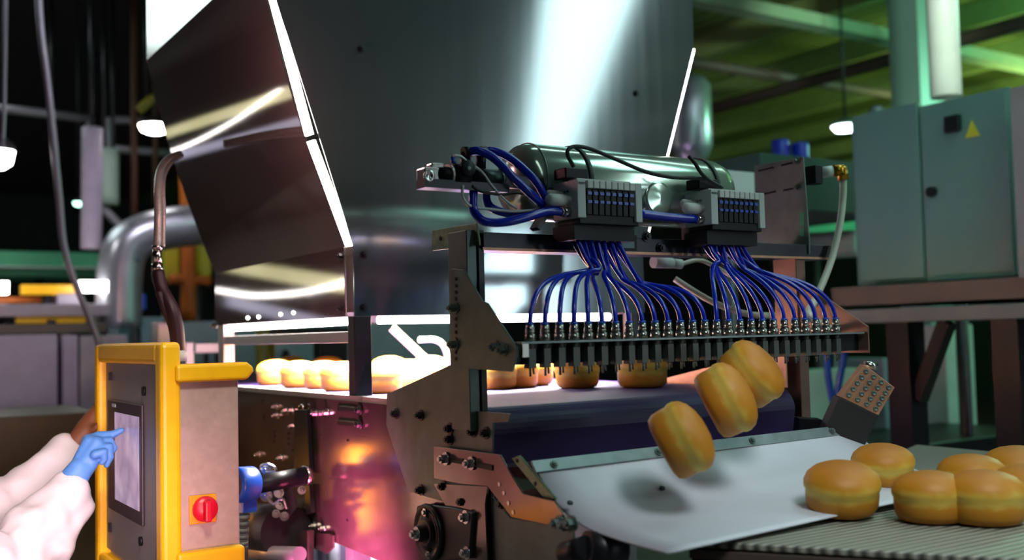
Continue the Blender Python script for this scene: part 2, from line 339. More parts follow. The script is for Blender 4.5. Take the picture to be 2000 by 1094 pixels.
# flange bearing
bc = PX(850, 1038, 1.135)
b = MB().prism(px_poly([(822, 988), (835, 983), (890, 990), (932, 1000), (925, 1090), (870, 1096), (835, 1085), (822, 1060)], 1.135), (-0.012, 0, 0)); hb = b.build('bearing_housing', 'dark_steel', cv, bevel=0.004)
MB().lathe(bc+V(-0.012, 0, 0), (-1, 0, 0), [(0, 0.062), (0.010, 0.061), (0.012, 0.056), (0.008, 0.050), (0.008, 0.036), (0.016, 0.034), (0.018, 0.026), (0.016, 0.020), (0.034, 0.018), (0.034, 0.0)]).build('bearing_ring', 'dark_steel', hb)
MB().bolt(bc+V(-0.046, 0, 0), (-1, 0, 0), 0.011, 0.01).build('shaft_bolt', 'bright_steel', hb)
for x, y in ((838, 1000), (910, 1010), (845, 1083), (912, 1080)): MB().bolt(PX(x, y, 1.123), (-1, 0, 0), 0.010, 0.01).build('bolt', 'bright_steel', hb)
# chute brackets on the near side
b = MB().prism(px_poly([(850, 872), (900, 878), (980, 888), (1000, 925), (1024, 964), (1086, 979), (1122, 1030), (1070, 1025), (1002, 1010), (955, 950), (900, 945), (850, 935)], 1.128), (-0.004, 0, 0)); kb = b.build('chute_bracket', 'plate_steel', cv, bevel=0.0012)
for x, y in ((975, 946), (984, 963), (993, 983), (1002, 1001)): MB().cyl(PX(x, y, 1.1235), PX(x, y, 1.1235)+V(-0.001, 0, 0), 0.0045, n=12).build('hole', 'bright_steel', kb)
for p, q in (((868, 896), (905, 902)), ((918, 905), (962, 914))):
    MB().bar(PX(*p, 1.123), PX(*q, 1.123), 0.003, 0.011).build('slot', 'black_plastic', kb); MB().bolt(PX(p[0]+3, p[1], 1.122), (-1, 0, 0), 0.010, 0.012).build('bolt', 'bright_steel', kb)
b = MB().prism(px_poly([(850, 945), (955, 950), (950, 985), (955, 1110), (835, 1110), (880, 1000)], 1.136), (-0.004, 0, 0)); b.build('lower_plate', 'plate_steel', cv)
b = MB().prism(px_poly([(1000, 1012), (1122, 1034), (1130, 1110), (955, 1110), (955, 960)], 1.15), (-0.004, 0, 0)); b.build('lower_plate', 'dull_steel', cv)
b = MB(); b.prism(px_poly([(1003, 895), (1018, 889), (1092, 976), (1066, 972)], 1.142), (-0.006, 0, 0)); sb = b.build('support_strap', 'green_patina_steel', cv, bevel=0.0015)
for p in ((1010, 900), (1045, 945)): MB().cyl(PX(*p, 1.1355), PX(*p, 1.1355)+V(-0.001, 0, 0), 0.004, n=12).build('hole', 'black_plastic', sb)
for p in ((1094, 1022), (1108, 1026), (1120, 1022)): MB().bolt(PX(*p, 1.12), (-1, 0, 0), 0.010, 0.013).build('bolt', 'dull_steel', cv)
b = MB(); b.cyl(PX(1105, 1082, 1.13), PX(1145, 1070, 1.13), 0.022, n=16).cyl(PX(1145, 1070, 1.13), PX(1215, 1075, 1.2), 0.03, 0.03, n=16); b.build('drive_shaft', 'dark_steel', cv)

# drive motor and pink bracket below the plate
dm = thing('drive_motor', 'dark purple grey gear motor under the side plate beside the yellow panel', 'motor', PX(530, 1090, 1.05))
MB().cyl(PX(480, 1030, 1.07), PX(560, 1040, 1.07), 0.075, n=28).build('motor_body', 'dark_steel', dm)
MB().cyl(PX(470, 1078, 1.03), PX(585, 1083, 1.03), 0.02, n=20).build('conduit', 'pipe_grey', dm)
one('angle_bracket', MB().prism(px_poly([(558, 1078), (590, 1035), (600, 1037), (600, 1110), (560, 1110)], 1.10), (0.02, 0, 0)), 'plate_steel', 'pinkish steel angle bracket standing right of the dark gear motor', 'bracket', bevel=0.001)
one('mounting_plate', MB().prism(px_poly([(598, 1036), (650, 1046), (650, 1070), (638, 1082), (598, 1066)], 1.135), (0.006, 0, 0)), 'plate_steel', 'small clipped corner steel plate hanging below the side plate', 'plate', bevel=0.001)

# ------------------------------------------------------------------ hood
YF, YB2 = 2.547, 3.72
X0, X1 = 1.157, 2.15
Z0, Z1, Z2, Z3 = 1.61, 1.796, 2.54, 3.3
XA, XB = 0.917, 2.397
hd = thing('machine_hood', 'large brushed steel flared hood over the belt with glowing white seams', 'hood', (1.65, 3.13, Z0))
b = MB(); b.prism([(X0, YF, Z0), (X1, YF, Z0), (X1, YF, Z1), (XB, YF, Z2-0.05), (XB, YF, Z3), (XA, YF, Z3), (XA, YF, Z2), (X0, YF, Z1)], (0, 0.004, 0)); b.build('front_panel', 'hood_steel', hd)
gap = 0.045
def side(xa, za, xb, zb, y0, y1, t=0.004): return MB().prism([(xa, y0, za), (xa, y1, za), (xb, y1, zb), (xb, y0, zb)], (t, 0, 0))
side(XL, Z0, XL, Z1, YF+gap, YB2).build('skirt_panel', 'side_steel', hd)
# flared side sheet, slightly bowed outward
b = MB(); n = 10; ys = (YF+gap, YB2); pr = []
for k in range(n+1):
    t = k/n; pr.append((XL+(XA-XL)*t-0.018*math.sin(math.pi*t), Z1+(Z2-Z1)*t))
vs = [(x, y, z) for x, z in pr for y in ys]; vs += [(x+0.004, y, z) for x, y, z in vs]; m_ = 2*(n+1)
fs = [(2*k, 2*k+2, 2*k+3, 2*k+1) for k in range(n)]+[(m_+2*k, m_+2*k+1, m_+2*k+3, m_+2*k+2) for k in range(n)]
b.add(vs, fs, True); b.build('flared_side_panel', 'side_steel', hd)
side(XA, Z2, XA, Z3, YF+gap, YB2).build('upper_side_panel', 'bright_steel', hd)
b = MB().prism([(X1, YF+0.004, Z0), (X1, YB2, Z0), (X1, YB2, Z1), (X1, YF+0.004, Z1)], (-0.004, 0, 0)); b.prism([(X1, YF+gap, Z1), (X1, YB2, Z1), (XB, YB2, Z2), (XB, YF+gap, Z2)], (-0.004, 0, 0)); b.prism([(XB, YF+gap, Z2), (XB, YB2, Z2), (XB, YB2, Z3), (XB, YF+gap, Z3)], (-0.004, 0, 0)); b.build('far_side_panel', 'side_steel', hd)
b = MB().prism([(X0, YB2, Z0), (X1, YB2, Z0), (X1, YB2, Z1), (XB, YB2, Z2), (XB, YB2, Z3), (XA, YB2, Z3), (XA, YB2, Z2), (X0, YB2, Z1)], (0, -0.004, 0)); b.build('rear_panel', 'side_steel', hd)
MB().box((XL+0.01, YF+0.01, Z0+0.12), (X1-0.01, YB2-0.01, Z0+0.125)).build('inner_baffle', 'bright_steel', hd)
# glowing strips and discs stand in for light at seams, holes and lip
def seam(pts, w, y0, y1, m='glow_pinkwhite'):
    b = MB()
    for (xa, za), (xb, zb) in zip(pts[:-1], pts[1:]): b.prism([(xa, y0, za), (xa+w, y1, za), (xb+w, y1, zb), (xb, y0, zb)], (0.006, 0.0, 0))
    return b.build('seam_glow', m, hd)
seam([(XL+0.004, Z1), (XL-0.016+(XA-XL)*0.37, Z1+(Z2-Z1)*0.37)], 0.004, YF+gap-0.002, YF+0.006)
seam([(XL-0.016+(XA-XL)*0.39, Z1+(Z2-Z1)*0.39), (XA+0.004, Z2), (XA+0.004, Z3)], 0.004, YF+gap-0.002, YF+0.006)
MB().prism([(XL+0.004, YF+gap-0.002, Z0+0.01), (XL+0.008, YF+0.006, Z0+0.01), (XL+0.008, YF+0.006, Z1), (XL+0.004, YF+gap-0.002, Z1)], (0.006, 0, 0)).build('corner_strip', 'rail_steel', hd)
MB().bar((X1+0.008, YF+0.02, Z1), (XB+0.012, YF+0.02, Z2-0.05), 0.012, 0.012, V(0, 1, 0)).build('seam_glow', 'lamp_white', hd)
MB().cyl((XL+0.02, YF+0.08, Z0-0.012), (XL+0.02, YB2-0.02, Z0-0.012), 0.011).build('glow_tube', 'lamp_white', hd)  # glowing tube stands in for the lit inner lip
MB().cyl((XL+0.09, YF+0.03, Z0-0.011), (X1-0.12, YF+0.03, Z0-0.011), 0.011).build('glow_tube', 'lamp_white', hd)
for x, y in ((706, 95), (1242, 182), (711, 497), (711, 600)): MB().bolt(PY(x, y, YF), (0, -1, 0), 0.008, 0.008).build('bolt', 'dark_steel', hd)
for x, y in ((669, 500), (669, 603)): MB().bolt(PX(x, y, XL), (-1, 0, 0), 0.008, 0.01).build('bolt', 'dark_steel', hd)
for x, y in ((484, 621), (505, 619), (548, 614), (573, 611)): MB().cyl(PX(x, y, XL-0.0005), PX(x, y, XL)-V(0.0012, 0, 0), 0.0055, n=14).build('light_hole', 'lamp_white', hd)
MB().bolt(PX(422, 636, XL-0.002), (-1, 0, 0), 0.010, 0.012).build('bolt', 'bright_steel', hd)
MB().box((XL+0.0, YF+0.03, ZB+0.004), (XL+0.05, YF-0.012, Z0)).build('corner_post', 'dark_steel', hd, bevel=0.003)
MB().box((XR-0.03, YF+0.03, ZB+0.004), (XR-0.002, YF-0.012, Z0)).build('corner_post', 'dark_steel', hd, bevel=0.003)
MB().box((XL+0.0, YB2-0.03, ZB+0.004), (XL+0.04, YB2-0.09, Z0)).build('corner_post', 'rail_steel', hd, bevel=0.003)
z_ = PX(560, 662, XL+0.01).z
MB().box((XL+0.004, YF+0.03, z_-0.015), (XL+0.03, YB2-0.09, z_+0.015)).build('guard_rail', 'rail_steel', hd, bevel=0.002)

# ------------------------------------------------------------------ interior fittings behind the gap
p0, p1 = PY(765, 640, 3.0), PY(835, 706, 2.95)
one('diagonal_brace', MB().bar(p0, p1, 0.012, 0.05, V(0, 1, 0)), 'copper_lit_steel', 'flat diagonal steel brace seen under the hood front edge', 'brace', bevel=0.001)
one('bent_guide_pipe', MB().tube([PY(818, 664, 3.0), PY(850, 664, 3.0), PY(868, 678, 3.0), PY(877, 712, 3.0)], 0.010), 'rail_steel', 'bright bent steel guide pipe over the belt left of the bar plate', 'pipe')
# far side cabinet with oval openings, seen through the gap
fc = thing('rear_guard_cabinet', 'teal grey sheet cabinet with dark oval openings behind the belt', 'cabinet', (1.5, 5.6, 0))
b = MB(); a, c = PY(308, 640, 5.6), PY(880, 640, 5.6)
b.box((a.x, 5.6, 0.0), (c.x, 5.75, PY(380, 628, 5.6).z)); b.build('panel', 'teal_panel', fc)
for x, y, w_, h_ in ((558, 700, 10, 20), (403, 700, 5, 12), (424, 700, 5, 12), (640, 700, 10, 20)):
    q = PY(x, y, 5.598); b = MB(); pp = [(q.x+w_/2050*5.2*math.cos(t*math.pi/10), 5.598, q.z+h_/2050*5.2*math.sin(t*math.pi/10)) for t in range(20)]; b.prism(pp, (0, -0.004, 0)); b.build('oval_opening', 'black_plastic', fc)
def bgbox(name, x0, y0, x1, y1, pl, th, m, label, cat, parent=None, group=None, floor=False, bevel=0.004):
    a, c = PY(x0, (y0+y1)/2, pl), PY(x1, (y0+y1)/2, pl); zt = PY((x0+x1)/2, y0, pl).z; zl = 0 if floor else PY((x0+x1)/2, y1, pl).z
    mb = MB().box((a.x, pl, zl), (c.x, pl+th, zt))
    if parent is not None: return mb.build(name, m, parent, bevel=bevel)
    return one(name, mb, m, label, cat, group, bevel)
bgbox('upright', 362, 668, 380, 760, 4.5, 0.06, 'rail_steel', 'white steel upright frame just behind the yellow panel top', 'frame')
bgbox('cross_rail', 381, 670, 432, 690, 4.5, 0.05, 'rail_steel', 'short bright cross rail between the upright and the hood corner', 'rail')
bgbox('olive_post', 505, 640, 516, 735, 5.2, 0.05, 'olive_yellow', 'thin olive yellow post seen under the hood left end', 'post')
bgbox('olive_post', 523, 640, 538, 740, 5.3, 0.05, 'olive_yellow', 'wider dark olive post right of the thin olive post', 'post')
bgbox('dark_machine_body', 540, 640, 690, 668, 5.1, 0.1, 'black_plastic', 'dark machine body hanging behind the hood rail', 'machine')
bgbox('dark_column', 626, 668, 680, 720, 5.1, 0.1, 'black_plastic', 'dark square column behind the belt near the hood corner', 'column', floor=True)

# ------------------------------------------------------------------ buns
def bun_mb():
    return MB().lathe((0, 0, 0), (0, 0, 1), [(0, 0.0), (0.0005, 0.045), (0.004, 0.056), (0.014, 0.0615), (0.030, 0.0625), (0.040, 0.0625), (0.046, 0.0655), (0.055, 0.0655), (0.066, 0.061), (0.076, 0.050), (0.083, 0.034), (0.0865, 0.016), (0.087, 0.0)], n=40)
bun0 = None
def bun(p, label, group, rot=(0, 0, 0), s=1.0):
    global bun0
    if bun0 is None: o = bun0 = bun_mb().build('bread_bun', 'bun')
    else: o = bun0.copy(); COL.objects.link(o)
    o.location = p; o.rotation_euler = rot; o.scale = (s*random.uniform(.97, 1.03), s*random.uniform(.97, 1.03), s); tag(o, label, 'bread bun', group); return o
G1, G2, G3 = 'buns riding on the purple belt', 'buns tumbling onto the white chute', 'buns on the slatted outfeed belt'
def onbelt(x, y): p = PZ(x, y, ZB); return V(p.x, p.y, ZB+0.0005)
bun(onbelt(1128, 758), 'golden bun on the belt under the nozzles, third from the post', G1)
bun(onbelt(1255, 757), 'golden bun on the belt end, rightmost under the nozzle bar', G1, s=1.12)
bun(onbelt(968, 760), 'brown lit bun on the belt just right of the post', G1)
bun(onbelt(1040, 753), 'bright white lit bun behind the spray bar plate', G1)
bun(onbelt(1010, 757), 'amber bun wedged between the brown bun and the white lit bun', G1)
lab = ['overexposed white bun under the hood, leftmost of the row', 'overexposed white bun under the hood, second from left', 'overexposed white bun under the hood, third from left', 'overexposed white bun just left of the dark corner post',
       'overexposed white bun just right of the dark corner post', 'overexposed white bun beside the bent guide pipe']
for (x, y), l in zip(((538, 752), (585, 757), (632, 759), (668, 763), (742, 768), (800, 757)), lab): bun(onbelt(x, y), l, G1)
for (x, y), l in zip(((570, 735), (640, 738), (760, 742), (840, 742)), ('white lit bun in the back row behind the leftmost buns', 'white lit bun in the back row left of the corner post', 'white lit bun in the back row below the diagonal brace', 'white lit bun in the back row beside the spray bar post')): bun(onbelt(x, y), l, G1)
def fall(x, y, d, rot, label, s=1.1):
    p = D(x, y, d); bun(p, label, G2, rot, s)
ax = CR
def tilt(a, yaw=0):  # disc tilted in the view's vertical plane
    return (Matrix.Rotation(math.radians(a), 3, CF) @ Matrix.Rotation(yaw, 3, CR)).to_euler()
fall(1292, 880, 1.98, tilt(62, 0.15), 'brown gold bun tumbling lowest onto the white chute')
fall(1380, 800, 2.10, tilt(64, 0.15), 'golden bun falling in the middle between belt and chute')
fall(1437, 755, 2.20, tilt(50, 0.3), 'darker bun tipping over the belt end, topmost falling one')

# ------------------------------------------------------------------ chute
ch = thing('discharge_chute', 'curved white sheet chute under the belt end with steel strip', 'chute', (1.6, 1.5, 1.18))
XC0, XC1 = 1.15, 2.085
crv = [(1.700, 1.292), (1.690, 1.277), (1.638, 1.234), (1.598, 1.215), (1.536, 1.196), (1.435, 1.188), (1.322, 1.186)]
crv2 = [(1.705, 1.300), (1.690, 1.287), (1.655, 1.262), (1.61, 1.240), (1.55, 1.222), (1.48, 1.206), (1.40, 1.195)]
c1 = smooth_path([V(XC0, y, z) for y, z in crv], 4); c2 = smooth_path([V(XC1, y, z) for y, z in crv2], 4); nn = 12; vs = []
for p, q in zip(c1, c2): vs += [p.lerp(q, k/nn) for k in range(nn+1)]
m_ = len(c1); b = MB(); fs = [(j*(nn+1)+i, (j+1)*(nn+1)+i, (j+1)*(nn+1)+i+1, j*(nn+1)+i+1) for j in range(m_-1) for i in range(nn)]
b.add(vs, fs, True); so = b.build('sheet', 'white_sheet', ch); sm = so.modifiers.new('thick', 'SOLIDIFY'); sm.thickness = 0.003
a, c = V(XC0-0.01, 1.698, 1.288), V(XC1+0.01, 1.703, 1.296)
up = V(0, 0.75, 1).normalized()
st = MB().bar(a+V(0, -0.002, 0.006), c+V(0, -0.002, 0.006), 0.006, 0.026, up).build('clamp_strip', 'strip_alu', ch, bevel=0.001)
for t in (0.05, 0.33, 0.62, 0.9):
    p = a.lerp(c, t)+V(0, -0.006, 0.008); MB().bolt(p, (0, -1, 0.75), 0.006, 0.004).build('screw', 'dull_steel', st)
for x, y in ((1113, 984), (1293, 955), (1450, 933), (1587, 912)):
    p = PZ(x, y, 1.235); MB().hexa(p, (0, -0.4, 1), 0.006, 0.004).build('screw', 'dark_steel', ch)
MB().box((XC0+0.02, 1.70, 1.20), (XC1-0.02, 1.72, 1.285)).build('rear_flange', 'dark_steel', ch)
for x in (XC0+0.03, XC1-0.03): MB().bar((x, 1.715, 1.24), (x, 1.9, 1.20), 0.02, 0.02).build('support_arm', 'dark_steel', ch)

# ------------------------------------------------------------------ outfeed conveyor (slatted)
ZC = 1.178
oc = thing('outfeed_conveyor', 'slatted grey outfeed conveyor carrying buns away at lower right', 'conveyor', (2.2, 1.0, 0))
e0, e1 = PZ(1380, 1058, ZC), PZ(2000, 1092, ZC); dd = (e1-e0).normalized(); e0 = e0-dd*0.03; e1 = e1+dd*0.6
bk = V(-dd.y, dd.x, 0)
f1, f0 = e1+bk*1.05, e0+bk*0.22
f0 = PZ(1560, 1012, ZC)
poly = [e0, e1, f1, PZ(1790, 868, ZC)]
MB().prism(poly, (0, 0, -0.012)).build('slat_belt', 'slat_belt', oc, bevel=0.003)
q = [p+V(0, 0, -0.014) for p in (e0+bk*0.01, e1+bk*0.01, f1-bk*0.01, PZ(1790, 868, ZC)-bk*0.01)]
MB().prism(q, (0, 0, -0.07)).build('bed', 'dark_steel', oc)
MB().bar(e0+V(0, 0, -0.022)-bk*0.004, e1+V(0, 0, -0.022)-bk*0.004, 0.008, 0.014).build('edge_rail', 'brown_beam', oc)
for p in (e0+dd*.15+bk*.08, e1-dd*.1+bk*.1, e1-dd*.1+bk*.9, q[3]+dd*.2): MB().box((p.x-.025, p.y-.025, 0), (p.x+.025, p.y+.025, ZC-.08)).build('leg', 'dark_steel', oc)
def onout(x, y): p = PZ(x, y, ZC); return V(p.x, p.y, ZC+0.001)
bun(onout(1645, 1010)+V(0, 0, 0.012), 'golden bun just off the chute, leftmost on the slats', G3, (0.15, -0.12, 0), 1.1)
bun(PZ(1725, 945, 1.205), 'golden bun on the chute behind the leftmost slat bun', G3, (0.1, -0.1, 0), 1.0)
bun(onout(1820, 1018), 'golden bun on the slats, left one of the front pair', G3, s=1.08)
bun(onout(1925, 1022), 'golden bun on the slats, right one of the front pair', G3, s=1.12)
bun(onout(1900, 975), 'golden bun in the middle row behind the front pair', G3, s=1.08)
bun(onout(1990, 958), 'golden bun farthest back at the right edge of the slats', G3, s=1.12)
bun(onout(2010, 1000), 'golden bun cut off by the right picture edge', G3, s=1.05)

# ------------------------------------------------------------------ spray bar frame
XG, YBAR = 1.12, 1.708
fr = thing('spray_bar_frame', 'steel post and crossbeam frame holding the long nozzle bar over the belt end', 'frame', (1.6, 1.95, 1.3))
MB().box((1.125, 1.905, 1.35), (1.150, 1.985, 1.775)).build('post', 'dull_steel', fr, bevel=0.002)
MB().box((1.152, 1.90, 1.385), (1.165, 1.94, 1.775)).build('post_face', 'dark_steel', fr)
MB().box((2.13, 1.905, 1.30), (2.165, 1.985, 1.745)).build('post', 'reddish_steel', fr, bevel=0.002)
zt, zl = PY(940, 453, 1.9).z, PY(940, 487, 1.9).z
MB().box((1.15, 1.90, zl), (2.27, 1.985, zt)).build('crossbeam', 'dark_steel', fr, bevel=0.002)
MB().box((1.16, 1.896, zl-0.002), (2.26, 1.90, zl+0.004)).build('beam_lip', 'copper_lit_steel', fr)
b = MB().prism([PX(x, y, 1.15) for x, y in ((848, 450), (934, 436), (940, 479), (848, 490))], (-0.005, 0, 0)); ep = b.build('end_plate', 'green_patina_steel', fr, bevel=0.001)
for p in ((860, 466), (913, 455)): MB().cyl(PX(*p, 1.1445), PX(*p, 1.1445)+V(-0.001, 0, 0), 0.005, n=14).build('hole', 'black_plastic', ep)
g = [(885, 525), (909, 527), (945, 588), (955, 592), (975, 622), (1012, 678), (1014, 690), (1003, 726), (885, 718)]
gp = MB().prism([PX(x, y, XG) for x, y in g], (-0.005, 0, 0)).build('gusset_plate', 'dull_steel', fr, bevel=0.001)
for k in range(13): 
    p = PX(890.5, 545+k*13, XG-0.0055); MB().cyl(p, p+V(-0.001, 0, 0), 0.0042, n=12).build('hole', 'black_plastic', gp)
for p in ((890, 602), (890, 673), (969, 678), (985, 684)): MB().bolt(PX(*p, XG-0.005), (-1, 0, 0), 0.009, 0.012).build('bolt', 'dull_steel', gp)
b = MB().prism([(2.135, 1.98, 1.485), (2.135, 1.98, 1.66), (2.135, 1.87, 1.66), (2.135, 1.74, 1.58), (2.135, 1.69, 1.55), (2.135, 1.69, 1.485)], (0.005, 0, 0)); b.build('gusset_plate', 'reddish_steel', fr)
zbr = PY(1012, 668, YBAR).z
MB().box((XG, YBAR-0.012, zbr-0.004), (2.13, YBAR+0.03, zbr)).build('bar_top', 'strip_alu', fr)
MB().box((XG, YBAR-0.012+0.02, zbr-0.045), (2.13, YBAR+0.03, zbr-0.0045)).build('bar_body', 'black_plastic', fr)
MB().box((XG+0.002, YBAR-0.013, zbr-0.03), (XG+0.016, YBAR-0.011, zbr-0.004)).build('bar_end_block', 'rail_steel', fr)
for x, y in ((1262, 462), (1290, 485)): MB().bolt(PY(x, y, 1.899), (0, -1, 0), 0.009, 0.008).build('bolt', 'dark_steel', fr)
MB().box((PY(1207, 458, 1.897).x, 1.896, PY(1207, 488, 1.897).z), (PY(1243, 458, 1.897).x, 1.899, PY(1207, 458, 1.897).z)).build('nameplate_frame', 'black_plastic', fr)
MB().box((PY(1212, 462, 1.895).x, 1.894, PY(1212, 484, 1.895).z), (PY(1238, 462, 1.895).x, 1.8958, PY(1207, 463, 1.897).z)).build('nameplate', 'teal_panel', fr)

# nozzles, each a part of the frame with its fitting
NX = [1035, 1065, 1096, 1125, 1152, 1181, 1207, 1232, 1259, 1283, 1308, 1332, 1357, 1381, 1403, 1426, 1448, 1470, 1492, 1513, 1534, 1555, 1577, 1595, 1613, 1632]
xa, xb = PY(NX[0], 640, YBAR).x, PY(NX[-1], 625, YBAR).x; NN = len(NX)
nx = [xa+(xb-xa)*i/(NN-1) for i in range(NN)]
def nozzle_parts():
    nz = MB(); nz.box((-0.008, -0.007, -0.052), (0.008, 0.012, -0.014)); nz.cyl((0, 0, -0.014), (0, 0, -0.002), 0.007, n=14); nz.cyl((-0.003, -0.002, -0.068), (-0.003, -0.002, -0.05), 0.0025, n=8); nz.cyl((0.005, -0.002, -0.064), (0.004, -0.002, -0.05), 0.002, n=8)
    ft = MB(); ft.cyl((0, 0, 0.0), (0, 0, 0.014), 0.0115, n=6).cyl((0, 0, 0.014), (0, 0, 0.032), 0.0085, n=18).cyl((0, 0, 0.018), (0, 0, 0.021), 0.0095, n=18)
    cl = MB().cyl((0, 0, 0.032), (0, 0, 0.037), 0.0078, n=16)
    return nz, ft, cl
n0 = nozzle_parts(); ob = (nozzle := n0[0].build('nozzle', 'dark_nozzle'), n0[1].build('push_in_fitting', 'fitting_steel'), n0[2].build('release_collar', 'blue_part'))
offs = [o.location.copy() for o in ob]
for i, x in enumerate(nx):
    src = ob if i == 0 else [o.copy() for o in ob]
    if i:
        for o in src: COL.objects.link(o)
    base = V(x, YBAR, zbr)
    src[0].parent = fr; src[0].location = base+offs[0]-wloc(fr)
    for o, f in zip(src[1:], offs[1:]): o.parent = src[0]; o.location = f-offs[0]

# ------------------------------------------------------------------ air tank
YT = 1.965
tk = thing('air_tank', 'polished steel air tank lying on the crossbeam behind the valve blocks', 'tank', (1.6, YT, 1.9))
tc = PY(1012, 360, YT); rt = 0.088; xe = PY(1392, 370, YT).x; tz = 1.96-0.088
tz = PY(1100, 288, YT).z-rt
MB().lathe((tc.x-0.03, YT, tz), (1, 0, 0), [(0, 0.0), (0.004, rt*0.5), (0.015, rt*0.78), (0.03, rt*0.93), (0.05, rt), (xe-tc.x+0.0, rt), (xe-tc.x+0.03, rt*0.9), (xe-tc.x+0.045, rt*0.6), (xe-tc.x+0.05, 0)], n=48).build('tank_shell', 'tank_steel', tk)
MB().cyl((tc.x+0.019, YT, tz), (tc.x+0.022, YT, tz), rt+0.0015, n=48).build('weld_band', 'dull_steel', tk)
pc = PY(1285, 388, 1.88); MB().lathe(pc+V(0, 0.04, 0), (0, -1, 0), [(0, 0.042), (0.04, 0.042), (0.044, 0.04), (0.044, 0.034), (0.05, 0.0)]).build('port_cap', 'tank_steel', tk)
for x in (1110, 1355):
    p = PY(x, 360, YT); MB().lathe((p.x-0.006, YT, tz), (1, 0, 0), [(0, rt+0.003), (0.012, rt+0.003)], n=48).build('strap', 'black_rubber', tk)
    MB().box((p.x-0.02, YT-0.04, zt), (p.x+0.02, YT+0.03, tz-rt+0.006)).build('saddle', 'dark_steel', tk)
MB().bar(PY(1045, 448, 1.86), PY(1058, 425, 1.86), 0.01, 0.03, V(0, 1, 0)).build('stay', 'dark_steel', tk)

# ------------------------------------------------------------------ valve blocks
def valve(xl, xr, yt, yb, xtl, name_label, txt):
    Yv = 1.79
    A = PY(xl, yt, Yv); Bp = PY(xr, yt+14, Yv); Zt = A.z; Zl = PY(xl, yb, Yv).z; W = Bp.x-A.x
    t = thing('valve_block', name_label, 'valve block', V((A.x+Bp.x)/2, Yv+0.03, Zl-0.03))
    MB().box((A.x+0.002, Yv+0.004, Zl-0.012), (Bp.x-0.002, Yv+0.085, Zt-0.004)).build('valve_body', 'black_plastic', t, bevel=0.002)
    MB().box((A.x-0.006, Yv-0.003, Zl), (A.x+0.016, Yv+0.088, Zt)).build('end_plate', 'grey_plastic', t, bevel=0.0015)
    MB().box((Bp.x-0.014, Yv-0.003, Zl-0.004), (Bp.x+0.004, Yv+0.088, Zt)).build('end_plate', 'grey_plastic', t, bevel=0.0015)
    MB().box((A.x+0.01, Yv+0.02, Zt), (Bp.x-0.01, Yv+0.05, Zt+0.006)).build('top_rail', 'pale_plastic', t)
    pc0 = A.x+0.019; dx = (Bp.x-0.016-pc0)/8
    for k in range(8):
        x = pc0+dx*k
        s = MB().box((x+0.001, Yv-0.006, Zt-0.018), (x+dx-0.001, Yv+0.02, Zt-0.001)).build('coil', 'pale_plastic', t, bevel=0.0015)
        MB().box((x+0.0015, Yv+0.000, Zt-0.075), (x+dx-0.0015, Yv+0.006, Zt-0.019)).build('valve_slice', 'black_plastic', t, bevel=0.001)
        MB().box((x+0.003, Yv-0.003, Zt-0.032), (x+dx-0.003, Yv+0.002, Zt-0.025)).build('release_button', 'blue_part', t)
        MB().box((x+0.003, Yv-0.003, Zt-0.050), (x+dx-0.003, Yv+0.002, Zt-0.044)).build('release_button', 'blue_part', t)
    text(txt, (A.x+0.0065, Yv-0.0034, Zt-0.009), 0.0072, (1, 0, 0), (0, -1, 0), 'ink', 'lettering', t)
    for yy, s_ in ((0.012, 'MS 2 & 4A'), (0.045, '81  82  84')):
        text(s_, (A.x-0.0065, Yv+0.045, Zt-0.012-yy*0.9), 0.008, (0, -1, 0), (-1, 0, 0), 'ink', 'lettering', t)
    # silencers and hose fitting on the left face
    for yy, zz, r, L_ in ((0.055, -0.028, 0.010, 0.034), (0.028, -0.043, 0.013, 0.05)):
        p = V(A.x-0.006, Yv+yy, Zt+zz); m = MB().lathe(p, (-1, 0, 0), [(0, r*0.8), (0.012, r*0.8), (0.0125, r), (L_, r), (L_+r*0.6, r*0.6), (L_+r*0.7, 0)]).build('silencer', 'pale_plastic', t)
    p = V(A.x-0.006, Yv+0.03, Zt-0.068); MB().cyl(p, p+V(-0.016, 0, 0), 0.012, n=6).cyl(p+V(-0.016, 0, 0), p+V(-0.022, 0, 0), 0.010).build('hose_fitting', 'bright_steel', t)
    pr_ = V(Bp.x+0.004, Yv+0.03, Zt-0.062); MB().cyl(pr_, pr_+V(0.014, 0, 0), 0.012, n=6).build('hose_fitting', 'bright_steel', t); 
    MB().cyl(pr_+V(0, 0, 0.02), pr_+V(0.012, 0, 0.02), 0.010).build('plug', 'pale_plastic', t)
    MB().box((A.x+0.0, Yv+0.02, Zl-0.045), (Bp.x-0.002, Yv+0.10, Zl-0.012)).build('manifold', 'black_plastic', t)
    MB().box((A.x-0.012, Yv+0.03, Zt+0.006), (A.x+0.05, Yv+0.075, Zt+0.03)).build('connector', 'black_plastic', t, bevel=0.003)
    return A, Bp, Zt, Zl, t, p, pr_
A1, B1, Zt1, Zl1, v1, pl1, pr1 = valve(1130, 1249, 350, 425, 1085, 'left grey valve block with eight coils and blue rows', 'FESTO')
A2, B2, Zt2, Zl2, v2, pl2, pr2 = valve(1390, 1489, 370, 438, 1350, 'right grey valve block with eight coils beside the slotted plate', 'FESTO')

